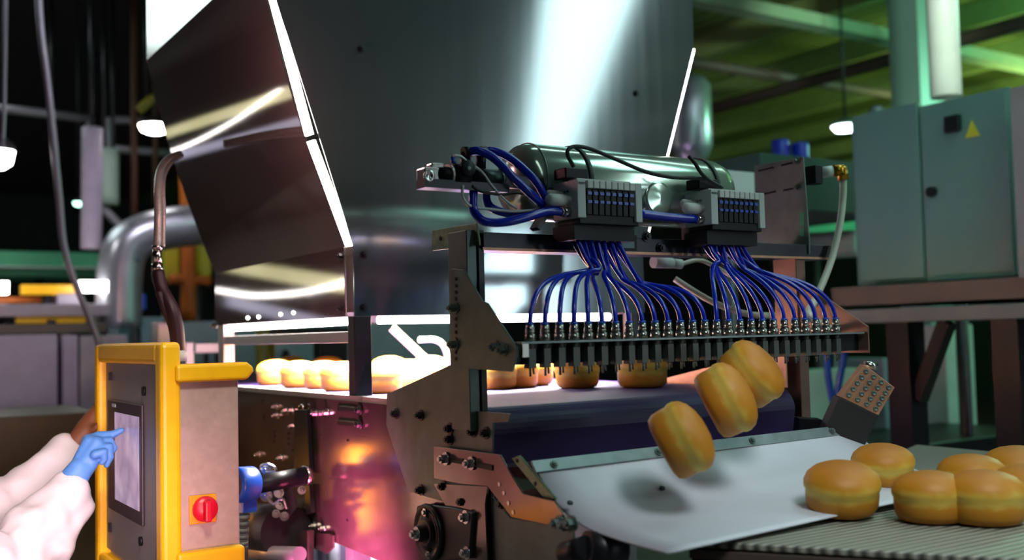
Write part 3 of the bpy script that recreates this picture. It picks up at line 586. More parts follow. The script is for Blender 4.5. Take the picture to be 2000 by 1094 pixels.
# ------------------------------------------------------------------ hoses
ords = ['first', 'second', 'third', 'fourth', 'fifth', 'sixth', 'seventh', 'eighth', 'ninth', 'tenth', 'eleventh', 'twelfth', 'thirteenth']
NL = 14
for i in range(NN):
    left = i < NL
    A, Bp, Zl = (A1, B1, Zl1) if left else (A2, B2, Zl2)
    k = i if left else i-NL; m = NL if left else NN-NL
    xs_ = A.x+0.012+(Bp.x-A.x-0.03)*((k*0.93+0.5)/m) ; ys_ = 1.825+0.03*(k % 2)
    S = V(xs_, ys_, Zl-0.04); N = V(nx[i], YBAR, zbr+0.035)
    mid_x = (A.x*0.62+Bp.x*0.38) if left else (A.x*0.85+Bp.x*0.15)
    if left and i < 8: 
        W_ = V(mid_x+0.006*(i-4)+random.uniform(-.004, .004), 1.80+0.012*(i % 3), Zl-0.105-random.uniform(0, .012))
    elif left: W_ = V(xs_+0.01+0.008*(i-8), 1.80+0.01*(i % 3), Zl-0.10-0.003*i)
    else: W_ = V(mid_x+0.007*k+(0.035 if k > 3 else 0)*(k-3)*0.3, 1.80+0.01*(k % 3), Zl-0.085-0.002*k)
    dxn = N.x-W_.x; dirn = 1 if dxn > 0 else -1; reach = min(abs(dxn), 0.5)
    H_ = 0.045+min(0.03, reach*0.2)
    B2_ = N+V(-dxn*0.06, 0.006, H_+0.025); B1_ = W_+V(dxn*0.42, 0, (W_.z-N.z)*-0.12)
    path = [S, S.lerp(W_, 0.5)+V(0, 0, -0.004)]+bez(W_, B1_, B2_, N, 12)
    path[-1] = N-V(0, 0, 0.002)
    fl = 'left' if left else 'right'
    if i < 13: lb = 'thin blue air hose ending at the %s nozzle from the left' % ords[i]
    else: lb = 'thin blue air hose ending at the %s nozzle counted from the right end' % ords[NN-1-i]
    h = one('air_hose', MB().tube(path, 0.0052, 10, 3), 'blue_hose', lb, 'hose', 'thin blue air hoses feeding the nozzles')
# thick hoses on the left
Yr = 1.86
def q(x, y, yy=1.84): return PY(x, y, yy)
G4 = 'thick blue hoses at the pressure regulator'
one('supply_hose', MB().tube([q(914, 297, 1.86), q(935, 295, 1.84), q(960, 306, 1.83), q(985, 328, 1.82), q(1008, 352, 1.82), q(1035, 378, 1.82), q(1060, 400, 1.835)], 0.009), 'blue_hose', 'thick blue hose arching from the regulator top, nearer one', 'hose', G4)
one('supply_hose', MB().tube([q(945, 297, 1.88), q(965, 295, 1.87), q(995, 308, 1.86), q(1025, 332, 1.85), q(1050, 360, 1.845), q(1066, 388, 1.85)], 0.009), 'blue_hose', 'thick blue hose arching from the regulator top, farther one', 'hose', G4)
one('supply_hose', MB().tube([q(928, 362, 1.86), q(924, 385, 1.85), q(926, 412, 1.84), q(945, 432, 1.82), q(985, 434, 1.81), q(1030, 424, 1.81), q(1070, 413, 1.82), pl1+V(-0.02, 0, 0)], 0.0095), 'blue_hose', 'thick blue hose looping lowest below the regulator to the valve block', 'hose', G4)
one('supply_hose', MB().tube([q(952, 362, 1.88), q(950, 388, 1.88), q(960, 406, 1.87), q(990, 416, 1.86), q(1030, 418, 1.85), q(1070, 410, 1.85), q(1095, 405, 1.87)], 0.009), 'blue_hose', 'thick blue hose in the inner loop below the regulator', 'hose', G4)
one('supply_hose', MB().tube([pr1+V(0.012, 0, 0), pr1.lerp(pl2, .5)+V(0, 0, -0.002), pl2+V(-0.02, 0, 0)], 0.0105), 'blue_hose', 'straight thick blue hose joining the two valve blocks', 'hose')
one('signal_tube', MB().tube([q(886, 304), q(900, 306), q(915, 318), q(940, 335), q(960, 362), q(985, 390), q(1010, 408)], 0.003), 'clear_hose', 'thin clear tube running down from the regulator knob', 'tube')
one('signal_tube', MB().tube([q(904, 362), q(904, 385), q(920, 403), q(960, 409), q(1000, 413), q(1040, 410), q(1060, 402)], 0.003), 'clear_hose', 'thin clear tube looping under the black regulator', 'tube')
one('signal_cable', MB().tube([q(922, 363), q(940, 374), q(980, 380), q(1010, 377), q(1045, 384)], 0.0033), 'black_rubber', 'thin black cable from the regulator to the valve block', 'cable')
one('signal_cable', MB().tube([PY(1120, 325, 1.80), PY(1108, 300, 1.79), PY(1118, 287, 1.79), PY(1150, 290, 1.79), PY(1200, 310, 1.79), PY(1260, 335, 1.79), PY(1310, 346, 1.79), PY(1355, 348, 1.80), PY(1385, 350, 1.80)], 0.0045), 'black_rubber', 'black cable lying across the top of the steel tank', 'cable')
one('valve_cable', MB().tube([PY(1345, 305, 1.80), PY(1358, 320, 1.79), PY(1368, 336, 1.79), PY(1385, 352, 1.80), PY(1410, 366, 1.81)], 0.0045), 'black_rubber', 'short black cable dropping onto the right valve block', 'cable')
# ------------------------------------------------------------------ regulator
rg = thing('pressure_regulator', 'black air regulator with steel port block at the left end of the tank', 'regulator', q(900, 360, Yr))
def pr(*pts): return [q(a, c, Yr) for a, c in pts]
MB().box(q(822, 363, Yr)+V(0, -0.018, 0), q(850, 330, Yr)+V(0, 0.018, 0)).build('port_block', 'bright_steel', rg, bevel=0.003)
po = q(826, 346, Yr)+V(0.004, -0.018, 0); MB().lathe(po, (0, -1, 0), [(0, 0.012), (0.003, 0.012), (0.003, 0.007), (0.0005, 0.006), (0.0005, 0)]).build('port_ring', 'bright_steel', rg)
MB().box(q(838, 333, Yr)+V(0, -0.012, 0), q(862, 321, Yr)+V(0, 0.012, 0)).build('top_clip', 'bright_steel', rg, bevel=0.003)
MB().cyl(q(848, 343, Yr), q(915, 347, Yr), 0.020).build('body', 'black_plastic', rg)
MB().cyl(q(874, 343, Yr), q(880, 343, Yr), 0.0235).build('clamp_ring', 'rail_steel', rg)
MB().cyl(q(880, 343, Yr), q(910, 345, Yr), 0.0255).build('bowl', 'black_plastic', rg)
gk = q(900, 333, Yr)+V(0, -0.022, 0); MB().lathe(gk, (0, -1, 0), [(0, 0.017), (0.010, 0.017), (0.012, 0.014), (0.012, 0)]).build('adjusting_knob', 'black_plastic', rg)
MB().cyl(gk+V(0, -0.012, 0), gk+V(0, -0.0135, 0), 0.004, n=8).build('knob_screw', 'dull_steel', rg)
MB().cyl(q(915, 347, Yr), q(978, 352, Yr), 0.022).build('filter_body', 'black_plastic', rg)
MB().cyl(q(972, 351, Yr), q(976, 351, Yr), 0.0225).build('clamp_ring', 'dull_steel', rg)
for x in (915, 945): MB().cyl(q(x-6, 335, Yr+0.005), q(x-6, 298, Yr+0.005), 0.011).build('elbow', 'black_plastic', rg); MB().cyl(q(x-10, 298, Yr), q(x+4, 296, Yr), 0.012).build('elbow', 'black_plastic', rg)
MB().cyl(q(886, 330, Yr), q(885, 306, Yr), 0.006).build('small_elbow', 'blue_part', rg)
MB().box(q(822, 368, Yr)+V(0, -0.02, 0), q(985, 362, Yr)+V(0, 0.02, 0)).build('mounting_plate', 'dark_steel', rg)
for x in (928, 952): MB().cyl(q(x, 372, Yr), q(x, 358, Yr), 0.011).build('elbow', 'blue_part', rg)
MB().box(q(985, 366, 1.88)+V(0, 0, 0), q(1120, 352, 1.88)+V(0, 0.012, 0)).build('mounting_arm', 'dark_steel', rg)

# ------------------------------------------------------------------ slotted plate on the right with connector
sp = thing('slotted_bracket_plate', 'dark steel plate with long slots standing on the beam right end', 'bracket', (2.14, 1.9, 1.75))
xp = 2.17
pp = [PX(x, y, xp) for x, y in ((1473, 324), (1568, 306), (1574, 385), (1580, 470), (1580, 496), (1482, 498), (1476, 440))]
b = MB().prism(pp, (0.005, 0, 0)); b.build('plate', 'dull_steel', sp, bevel=0.001)
for a, c in (((1481, 334), (1511, 327)), ((1526, 323), (1556, 316)), ((1488, 380), (1515, 374)), ((1530, 372), (1560, 366))):
    MB().bar(PX(*a, xp-0.001), PX(*c, xp-0.001), 0.002, 0.005).build('slot', 'black_plastic', sp)
for p in ((1556, 315), (1558, 366), (1556, 480)): MB().bolt(PX(*p, xp-0.001), (-1, 0, 0), 0.007, 0.009).build('bolt', 'dull_steel', sp)
for a, c in (((1562, 415), (1571, 441)), ((1563, 446), (1571, 462))):
    MB().prism([PX(a[0], a[1], xp-.001), PX(c[0], a[1], xp-.001), PX(c[0], c[1], xp-.001), PX(a[0], c[1], xp-.001)], (-0.0008, 0, 0)).build('window_slot', 'green_paint', sp)
vc = thing('shutoff_valve', 'black and grey valve with brass elbow sticking out right of the slotted plate', 'valve', PX(1600, 350, 2.2))
X_ = 2.2
MB().box(PX(1572, 362, X_), PX(1592, 322, X_)+V(0.03, 0, 0)).build('block', 'black_plastic', vc, bevel=0.002)
MB().cyl(D(1588, 338, 2.85), D(1603, 338, 2.85), 0.012).cyl(D(1603, 337, 2.85), D(1628, 334, 2.85), 0.015).build('threaded_nipple', 'pale_plastic', vc)
MB().cyl(D(1626, 334, 2.85), D(1648, 332, 2.85), 0.016).cyl(D(1643, 326, 2.85), D(1647, 352, 2.85), 0.015).build('elbow', 'brass', vc, label='brass elbow')
one('ivory_hose', MB().tube([D(1647, 350, 2.85), D(1646, 390, 2.85), D(1640, 440, 2.83), D(1626, 500, 2.8), D(1608, 550, 2.75), D(1590, 590, 2.7), D(1582, 620, 2.6), (2.18, 1.80, 1.53)], 0.0095), 'ivory_hose', 'ivory hose hanging down from the brass elbow', 'hose')
# cable connector & white hose behind hoses
one('inline_connector', MB().cyl(PY(1276, 512, 2.1), PY(1312, 514, 2.1), 0.016, 0.014).cyl(PY(1312, 514, 2.1), PY(1330, 516, 2.1), 0.013), 'pale_plastic', 'white inline connector hanging under the crossbeam', 'connector')
one('white_lead', MB().tube([PY(1330, 516, 2.1), PY(1365, 508, 2.1), PY(1395, 520, 2.1), PY(1430, 540, 2.05)], 0.006), 'ivory_hose', 'white lead leaving the connector below the crossbeam', 'cable')
one('white_pipe', MB().tube([PY(1318, 545, 2.2), PY(1365, 575, 2.15), PY(1410, 598, 2.1), PY(1470, 615, 2.05), PY(1540, 616, 2.05)], 0.009), 'ivory_hose', 'white pipe sloping down behind the blue hoses', 'pipe')

# ------------------------------------------------------------------ perforated bracket right of the chute
pf = thing('perforated_foot', 'coppery perforated bracket on a black foot right of the chute', 'bracket', D(1680, 855, 2.55))
d_ = 2.5; n_ = CF
P4 = [D(x, y, d_) for x, y in ((1688, 712), (1748, 757), (1716, 812), (1640, 775))]
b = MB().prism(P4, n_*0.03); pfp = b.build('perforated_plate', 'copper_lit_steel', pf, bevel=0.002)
for i in range(4):
    for j in range(5):
        u, v = (i+0.6)/4.2, (j+0.6)/5.4; p = P4[0].lerp(P4[1], u).lerp(P4[3].lerp(P4[2], u), v)
        MB().lathe(p-n_*0.001, -n_, [(0, 0.0062), (0.002, 0.0058), (0.002, 0.0035), (0.0005, 0.003), (0.0005, 0)], n=12).build('eyelet', 'dull_steel', pfp)
b = MB().prism([D(x, y, d_) for x, y in ((1640, 775), (1716, 812), (1690, 870), (1610, 842))], n_*0.05); b.build('foot', 'black_rubber', pf, bevel=0.003)
MB().cyl(D(1688, 712, 2.52), D(1712, 716, 2.52), 0.010).build('pin', 'bright_steel', pf)
fp = D(1650, 848, 2.57); MB().bar(fp, (fp.x+0.12, 2.22, fp.z-0.05), 0.03, 0.03).build('arm', 'dark_steel', pf); MB().box((fp.x+0.10, 2.20, 0), (fp.x+0.14, 2.24, fp.z-0.04)).build('stand', 'dark_steel', pf)
b = MB().prism([D(x, y, 2.6) for x, y in ((1562, 818), (1605, 820), (1625, 845), (1562, 855))], n_*0.04); one('black_end_block', b, 'black_plastic', 'black block beside the far end of the purple belt', 'block')

# ------------------------------------------------------------------ control panel
hx, hy = 0.626, 2.34
ht = PX(338, 668, hx).z
hm = thing('control_panel', 'yellow framed operator panel with touchscreen and pinkish steel housing', 'control panel', (0.70, 2.67, 0))
yN, yFar = 2.33, 3.02
zb_ = 0.95
def round_box(mb, a, c): return mb.box(a, c)
fx0, fx1 = 0.60, 0.645
MB().box((fx0, yN, zb_), (fx1, yN+0.055, ht)).build('frame_post', 'yellow_paint', hm, bevel=0.012)
MB().box((fx0, yFar-0.045, zb_), (fx1, yFar, ht-0.002)).build('frame_post', 'yellow_paint', hm, bevel=0.012)
MB().box((fx0+0.001, yN+0.05, ht-0.05), (fx1, yFar-0.04, ht)).build('frame_rail', 'yellow_paint', hm, bevel=0.012)
MB().box((fx0+0.001, yN+0.05, zb_), (fx1, yFar-0.04, zb_+0.05)).build('frame_rail', 'yellow_paint', hm, bevel=0.012)
MB().box((0.628, yN+0.012, zb_+0.04), (0.775, yFar-0.06, ht-0.075)).build('housing', 'hmi_housing', hm, bevel=0.003)
dr = MB().box((0.621, yN+0.06, zb_+0.06), (0.629, yFar-0.05, ht-0.05)).build('door', 'hmi_door', hm, bevel=0.002)
s0, s1 = PX(216, 779, 0.62), PX(283, 792, 0.62); s2, s3 = PX(213, 990, 0.62), PX(280, 1028, 0.62)
ya, yb_, za_, zc_ = (s0.y+s2.y)/2, (s1.y+s3.y)/2, (s0.z+s1.z)/2, (s2.z+s3.z)/2
bz = MB().box((0.614, yb_, zc_), (0.6212, ya, za_)).build('touchscreen', 'screen_bezel', hm, bevel=0.003)
t0, t1, t2, t3 = PX(227, 806, 0.613), PX(273, 815, 0.613), PX(222, 975, 0.613), PX(269, 996, 0.613)
MB().box((0.6125, (t1.y+t3.y)/2, (t2.z+t3.z)/2), (0.6142, (t0.y+t2.y)/2, (t0.z+t1.z)/2)).build('display', 'display', bz)
MB().box(PX(219, 788, 0.6135), PX(226, 796, 0.6135)+V(-0.0008, 0, 0)).build('badge', 'grey_plastic', bz)
for x, y in ((283, 764), (277, 1057)): MB().cyl(PX(x, y, 0.621), PX(x, y, 0.621)+V(-0.006, 0, 0), 0.011, n=20).build('lock', 'black_plastic', dr)
for x, y in ((216, 735), (216, 1030)): MB().box(PX(x, y+8, 0.620), PX(x+2, y-8, 0.620)+V(-0.006, 0, 0)).build('hinge', 'black_plastic', dr)
# side guard loops
zg0, zg1 = PY(400, 745, hy).z, PY(400, 710, hy).z
b = MB().prism([(0.63, yN-0.012, zg0), (0.79, yN-0.012, zg0), (0.805, yN-0.012, zg0+0.018), (0.805, yN-0.012, zg1-0.012), (0.79, yN-0.012, zg1), (0.63, yN-0.012, zg1)], (0, 0.06, 0)); b.build('side_guard', 'yellow_paint', hm, bevel=0.008)
zk = PY(400, 1072, hy).z
MB().box((0.63, yN-0.012, zk-0.05), (0.78, yN+0.05, zk)).build('side_guard', 'yellow_paint', hm, bevel=0.008)
k0 = PY(395, 994, yN+0.012)
pl = MB().box((k0.x-0.030, yN+0.006, k0.z-0.031), (k0.x+0.030, yN+0.013, k0.z+0.031)).build('main_switch', 'orange_plate', hm, bevel=0.002)
MB().lathe((k0.x+0.004, yN+0.006, k0.z), (0, -1, 0), [(0, 0.028), (0.006, 0.028), (0.012, 0.025), (0.012, 0.0)]).build('switch_ring', 'red_knob', pl)
MB().bar((k0.x+0.004, yN-0.014, k0.z-0.026), (k0.x+0.004, yN-0.014, k0.z+0.02), 0.015, 0.02, V(0, 1, 0)).build('switch_handle', 'red_knob', pl, bevel=0.004)
MB().box((0.66, 2.55, 0), (0.74, 2.72, zb_+0.05)).build('stand', 'dull_steel', hm, bevel=0.004)
MB().box((0.55, 2.40, 0), (0.85, 2.90, 0.02)).build('stand_foot', 'dull_steel', hm, bevel=0.004)
# conduit on the top of the panel: dark sleeve, then steel braid into the hood
ph = thing('panel_conduit', 'hose of dark sleeve and steel braid rising from the panel to the hood', 'conduit', D(348, 695, 2.75))
dC = 2.78
MB().tube([D(350, 690, dC), D(346, 640, dC), D(335, 600, dC), D(316, 565, dC+.02), D(308, 530, dC+.03)], 0.017).tube([D(342, 690, dC+.02), D(336, 640, dC+.02), D(322, 605, dC), D(310, 570, dC)], 0.010).build('sleeve', 'dark_hose', ph)
MB().cyl(D(308, 530, dC+.03), D(307, 515, dC+.03), 0.0145).cyl(D(307, 515, dC+.03), D(307, 486, dC+.03), 0.012).cyl(D(307, 486, dC+.03), D(307, 480, dC+.03), 0.014).build('coupling', 'bright_steel', ph)
MB().tube([D(307, 482, dC+.03), D(309, 420, dC+.05), D(308, 370, dC+.1), D(312, 335, dC+.2), D(328, 310, dC+.4), D(350, 300, dC+.6)], 0.0105).build('braid', 'braid', ph)
MB().tube([D(318, 482, dC+.06), D(320, 420, dC+.08), D(318, 370, dC+.13), D(322, 340, dC+.25), D(336, 316, dC+.42), D(356, 304, dC+.6)], 0.006).build('braid', 'braid', ph)
MB().cyl(D(350, 705, dC), D(350, 684, dC), 0.020).build('gland', 'pale_plastic', ph)

# ------------------------------------------------------------------ photo sensor with blue head
dS = 2.75
ps = thing('sensor_head', 'round blue and white sensor head on black barrel beside the housing', 'sensor', D(485, 1000, dS))
a = D(456, 948, dS-0.05); c = D(500, 945, dS+0.0)
ax_ = (c-a).normalized(); 
MB().lathe(a, ax_, [(0, 0.0), (0.001, 0.037), (0.006, 0.044), (0.012, 0.046), (0.055, 0.046), (0.058, 0.044), (0.058, 0)], n=40).build('head', 'blue_part', ps)
MB().lathe(a-ax_*0.002, ax_, [(0, 0.0), (0, 0.034), (0.004, 0.036), (0.004, 0)], n=40).build('lens_cap', 'screen_bezel', ps)
MB().cyl(D(497, 948, dS), D(597, 929, dS+.12), 0.024, n=28).build('barrel', 'black_plastic', ps)
MB().lathe(D(592, 930, dS+.11), (D(597, 929, dS+.12)-D(497, 948, dS)), [(0, 0.026), (0.01, 0.028), (0.02, 0.022), (0.02, 0)], n=24).build('barrel_end', 'bright_steel', ps)
MB().box(D(473, 1003, dS-.03)+V(0, 0, 0), D(492, 975, dS)+V(0.01, 0.03, 0)).build('cable_block', 'blue_part', ps, bevel=0.003)
b = MB(); 
for k in range(5): b.cyl(D(475, 1005+k*13, dS-.01), D(475, 1014+k*13, dS-.01), 0.017-0.001*k); b.cyl(D(475, 1014+k*13, dS-.01), D(475, 1018+k*13, dS-.01), 0.013)
b.build('cable_gland', 'dull_steel', ps); MB().cyl(D(475, 1066, dS-.01), D(477, 1120, dS-.01), 0.012).build('cable', 'black_rubber', ps)
lk = thing('clamp_linkage', 'cluster of small bright clamps and nuts under the black barrel', 'clamp', D(535, 1000, dS+.1))
for p, r_ in (((520, 916), .010), ((520, 967), .012), ((545, 962), .010), ((548, 985), .010), ((556, 1008), .009), ((540, 1003), .008), ((590, 957), .008)):
    MB().bolt(D(*p, dS+.12), -CF, r_, 0.015).build('nut', 'bright_steel', lk)
MB().tube([D(508, 912, dS+.1), D(520, 906, dS+.1), D(535, 912, dS+.1), D(538, 920, dS+.1), D(520, 922, dS+.1), D(508, 914, dS+.1)], 0.004).build('ring_clip', 'bright_steel', lk)
MB().bar(D(505, 955, dS+.1), D(590, 940, dS+.16), 0.006, 0.008).build('rod', 'bright_steel', lk)
MB().prism([D(x, y, dS+.14) for x, y in ((525, 950), (570, 945), (580, 990), (560, 1015), (535, 995))], CF*0.01).build('clamp_plate', 'dark_steel', lk, bevel=0.002)
MB().tube([D(520, 970, dS+.11), D(535, 985, dS+.11), D(552, 975, dS+.11), D(560, 995, dS+.11)], 0.005).build('lever', 'bright_steel', lk)

# ------------------------------------------------------------------ person
pe = thing('person', 'person in white coat with blue glove pressing the touchscreen', 'person', (0.0, 2.85, 0))
def blob(parts, name, m, vox, smooth=8, parent=pe, disp=0):
    b = MB()
    for pt in parts:
        if pt[0] == 'c':           # tapered capsule a,b,ra,rb
            _, a, c, ra, rb = pt; a, c = Vector(a), Vector(c); d = (c-a); L_ = d.length
            pf_ = [(-ra*math.cos(t*math.pi/12), ra*math.sin(t*math.pi/12)) for t in range(0, 7)]+[(L_+rb*math.sin(t*math.pi/12), rb*math.cos(t*math.pi/12)) for t in range(0, 7)]
            b.lathe(a, d, pf_, n=20)
        else:                      # ellipsoid centre, axes
            _, o_, ux, uy, uz = pt; o_ = Vector(o_); vs = []; n = 20; m2 = 12
            for j in range(m2+1):
                for i in range(n):
                    th = math.pi*j/m2; f = 2*math.pi*i/n; vs.append(o_+Vector(ux)*math.sin(max(th, 1e-3))*math.cos(f)+Vector(uy)*math.sin(max(th, 1e-3))*math.sin(f)+Vector(uz)*math.cos(th))
            b.add(vs, [(j*n+i, j*n+(i+1) % n, (j+1)*n+(i+1) % n, (j+1)*n+i) for j in range(m2) for i in range(n)]+[tuple(range(n)), tuple(range(m2*n+n-1, m2*n-1, -1))], True)
    o = b.build(name, m, parent)
    r = o.modifiers.new('remesh', 'REMESH'); r.mode = 'VOXEL'; r.voxel_size = vox; r.use_smooth_shade = True
    s = o.modifiers.new('smooth', 'SMOOTH'); s.iterations = smooth; s.factor = 0.5
    if disp:
        tx = bpy.data.textures.new('folds', 'CLOUDS'); tx.noise_scale = 0.13; dm_ = o.modifiers.new('folds', 'DISPLACE'); dm_.texture = tx; dm_.strength = disp; dm_.mid_level = 0.5
    return o
# right (near) hand, gloved, index finger on the screen
tip = PX(243, 842, 0.612)
def kn(x, y, dy=0.0): return PY(x, y, tip.y+dy)
Wc, Kc = kn(143, 935, -.01), kn(190, 866, -.005)
gl = []
fw = (Kc-Wc).normalized()
gl += [('c', kn(150, 922, .0), kn(176, 866, .0), 0.023, 0.020), ('c', kn(157, 932, -.01), kn(192, 884, -.02), 0.020, 0.017), ('c', kn(154, 928, -.01), kn(188, 868, -.01), 0.025, 0.020), ('c', kn(142, 934, -.01), kn(156, 916, -.01), 0.030, 0.028), ('c', kn(150, 937, -.015), kn(165, 915, -.015), 0.026, 0.022)]
gl += [('c', kn(174, 862, .01), kn(203, 852, .01), 0.018, 0.0125), ('c', kn(192, 853, .012), kn(217, 850, .01), 0.014, 0.0108), ('c', kn(217, 850, .01), tip+V(-0.007, 0, 0.002), 0.0105, 0.0074)]   # index
gl += [('c', kn(190, 866, -.006), kn(214, 862, -.008), 0.0135, 0.0112), ('c', kn(214, 862, -.008), kn(222, 876, -.008), 0.0105, 0.0095), ('c', kn(222, 876, -.008), kn(212, 888, -.004), 0.0095, 0.008)]   # middle, curled
gl += [('c', kn(190, 878, -.022), kn(213, 873, -.026), 0.0125, 0.0108), ('c', kn(213, 873, -.026), kn(215, 893, -.026), 0.0102, 0.009), ('c', kn(215, 893, -.026), kn(208, 909, -.022), 0.009, 0.007)]   # ring, hanging
gl += [('c', kn(186, 888, -.038), kn(203, 883, -.042), 0.0112, 0.0095), ('c', kn(203, 883, -.042), kn(204, 897, -.042), 0.009, 0.0075), ('c', kn(204, 897, -.042), kn(199, 904, -.04), 0.0075, 0.0065)]    # little
gl += [('c', kn(166, 880, .02), kn(192, 872, .042), 0.014, 0.0115), ('c', kn(192, 872, .042), kn(210, 868, .036), 0.0112, 0.0085)]  # thumb, far side
blob(gl, 'glove', 'glove', 0.0028, 4)
# shoulders / elbows
Rel = kn(10, 1140, -.12); Lel = PY(10, 1000, 2.98)
Rsh, Lsh = V(-0.09, 2.56, 1.42), V(-0.09, 2.98, 1.42)
LW = kn(148, 880, 0.50); LW = PX(140, 872, 0.46)
LW = PY(142, 876, 3.02)
Lg = PY(190, 800, 3.03)
bd = []
bd += [('c', Wc, Rel, 0.025, 0.04), ('c', Rel, Rsh, 0.042, 0.05)]
bd += [('c', LW, Lel, 0.027, 0.04), ('c', Lel, Lsh, 0.042, 0.05), ('c', LW, PY(170, 842, 3.03), 0.027, 0.034), ('c', PY(170, 842, 3.03), PY(186, 815, 3.04), 0.034, 0.028)]
for k, (x, y) in enumerate(((192, 782), (196, 795), (198, 808), (199, 820))):
    a = PY(184, 812+k*5, 3.04)+V(0, 0.0, 0); c = PY(x, y, 3.035); e = c+V(0.03, 0.012, 0.004)
    bd += [('c', a, c, 0.011, 0.0095), ('c', c, e, 0.0095, 0.009), ('c', e, e+V(0.02, -0.012, 0), 0.009, 0.0075)]
a = PY(178, 835, 3.0); bd += [('c', PY(172, 845, 3.02), PY(186, 838, 2.99), 0.013, 0.0105), ('c', PY(186, 838, 2.99), PY(194, 826, 2.985), 0.0105, 0.008)]
hc = V(-0.06, 2.77, 1.66)
bd += [('e', hc, (0.092, 0, 0), (0, 0.075, 0), (0, 0, 0.115)), ('c', hc+V(-0.02, 0, -0.07), V(-0.09, 2.77, 1.44), 0.055, 0.06), ('e', hc+V(0.04, 0, -0.07), (0.045, 0, 0), (0, 0.045, 0), (0, 0, 0.045)),
       ('c', hc+V(0.088, 0, 0.0), hc+V(0.108, 0, -0.025), 0.010, 0.014), ('e', hc+V(0.0, 0.078, -0.005), (0.018, 0, 0), (0, 0.008, 0), (0, 0, 0.03)), ('e', hc+V(0.0, -0.078, -0.005), (0.018, 0, 0), (0, 0.008, 0), (0, 0, 0.03)),
       ('e', hc+V(0.085, 0, -0.06), (0.014, 0, 0), (0, 0.026, 0), (0, 0, 0.009))]
bd += [('c', V(-0.09, 2.77, 1.40), V(-0.09, 2.77, 0.95), 0.12, 0.13), ('c', Rsh, Lsh, 0.06, 0.06)]
for yy in (2.68, 2.87): bd += [('c', (-0.09, yy, 0.93), (-0.06, yy, 0.5), 0.085, 0.058), ('c', (-0.06, yy, 0.5), (-0.10, yy, 0.09), 0.055, 0.038)]
blob(bd, 'body', 'skin', 0.006, 4)
for s in (-1, 1): MB().lathe(hc+V(0.078, s*0.03, 0.012), (1, 0, 0), [(0, 0.012), (0.008, 0.009), (0.011, 0.0)], n=16).build('eye', 'pale_plastic', pe); MB().cyl(hc+V(0.088, s*0.03, 0.012), hc+V(0.0905, s*0.03, 0.012), 0.0045).build('pupil', 'ink', pe)
blob([('e', hc+V(-0.015, 0, 0.03), (0.098, 0, 0), (0, 0.085, 0), (0, 0, 0.105))], 'hair', 'hair', 0.006, 3)
ct = []
Rc = kn(140, 962, -.01); Lc = PY(128, 884, 3.02)
ct += [('c', Rc, kn(70, 1050, -.05), 0.046, 0.075), ('c', kn(158, 988, -.01), kn(90, 1070, -.06), 0.032, 0.075), ('c', kn(70, 1050, -.05), Rel, 0.08, 0.085), ('c', Rel, Rsh, 0.08, 0.082)]
ct += [('c', Lc, PY(60, 950, 3.0), 0.042, 0.062), ('c', PY(60, 950, 3.0), Lel, 0.062, 0.07), ('c', Lel, Lsh, 0.074, 0.082), ('c', PY(125, 905, 3.0), PY(60, 985, 2.98), 0.04, 0.065)]
ct += [('c', Rsh+V(0, .08, 0), Lsh+V(0, -.08, 0), 0.10, 0.10), ('c', (-0.09, 2.70, 1.34), (-0.09, 2.70, 0.75), 0.14, 0.17), ('c', (-0.09, 2.86, 1.34), (-0.09, 2.86, 0.75), 0.14, 0.17)]
blob(ct, 'coat', 'coat', 0.008, 3, disp=0.045)
for yy in (2.68, 2.87):
    blob([('c', (-0.075, yy, 0.7), (-0.09, yy, 0.16), 0.09, 0.06)], 'trouser_leg', 'trousers', 0.01, 3)
    blob([('c', (-0.11, yy, 0.045), (0.05, yy, 0.04), 0.045, 0.038), ('c', (-0.11, yy, 0.06), (-0.10, yy, 0.13), 0.045, 0.045)], 'shoe', 'black_rubber', 0.007, 2)

# ------------------------------------------------------------------ right background
xc = 3.6
cb = thing('electric_cabinet', 'grey green double door electrical cabinet with warning sign at right', 'cabinet', PX(1800, 550, xc))
def xbox(name, x0, y0, x1, y1, xp_, th, m, parent, bevel=0.003, lab_=None):
    a, c = PX(x0, (y0+y1)/2, xp_), PX(x1, (y0+y1)/2, xp_); zt_, zl_ = PX((x0+x1)/2, y0, xp_).z, PX((x0+x1)/2, y1, xp_).z
    mb = MB().box((xp_, a.y, zl_), (xp_+th, c.y, zt_))
    if parent is not None: return mb.build(name, m, parent, bevel=bevel, label=lab_)
    return mb
xbox('body', 1668, 202, 1978, 548, xc+0.012, 0.32, 'cabinet_green', cb)
xbox('door', 1672, 212, 1798, 548, xc, 0.012, 'cabinet_green', cb)
rd = xbox('door', 1804, 195, 1972, 545, xc, 0.012, 'cabinet_green', cb)
MB().cyl(PX(1822, 375, xc), PX(1822, 375, xc)-V(0.02, 0, 0), 0.02, n=16).build('handle', 'black_plastic', rd)
hb2 = xbox('rotary_switch', 1842, 225, 1872, 258, xc-0.02, 0.02, 'black_plastic', rd, 0.006)
c0 = PX(1899, 252, xc-0.001); MB().prism([c0+V(0, 0.03, -0.03), c0+V(0, -0.03, -0.03), c0+V(0, 0, 0.035)], (-0.002, 0, 0)).build('warning_sign', 'warning_yellow', rd)
one('side_box', xbox('x', 1981, 160, 2080, 540, 3.35, 0.3, 'pink_grey', None), 'pink_grey', 'pinkish grey box cut off at the right picture edge', 'box')
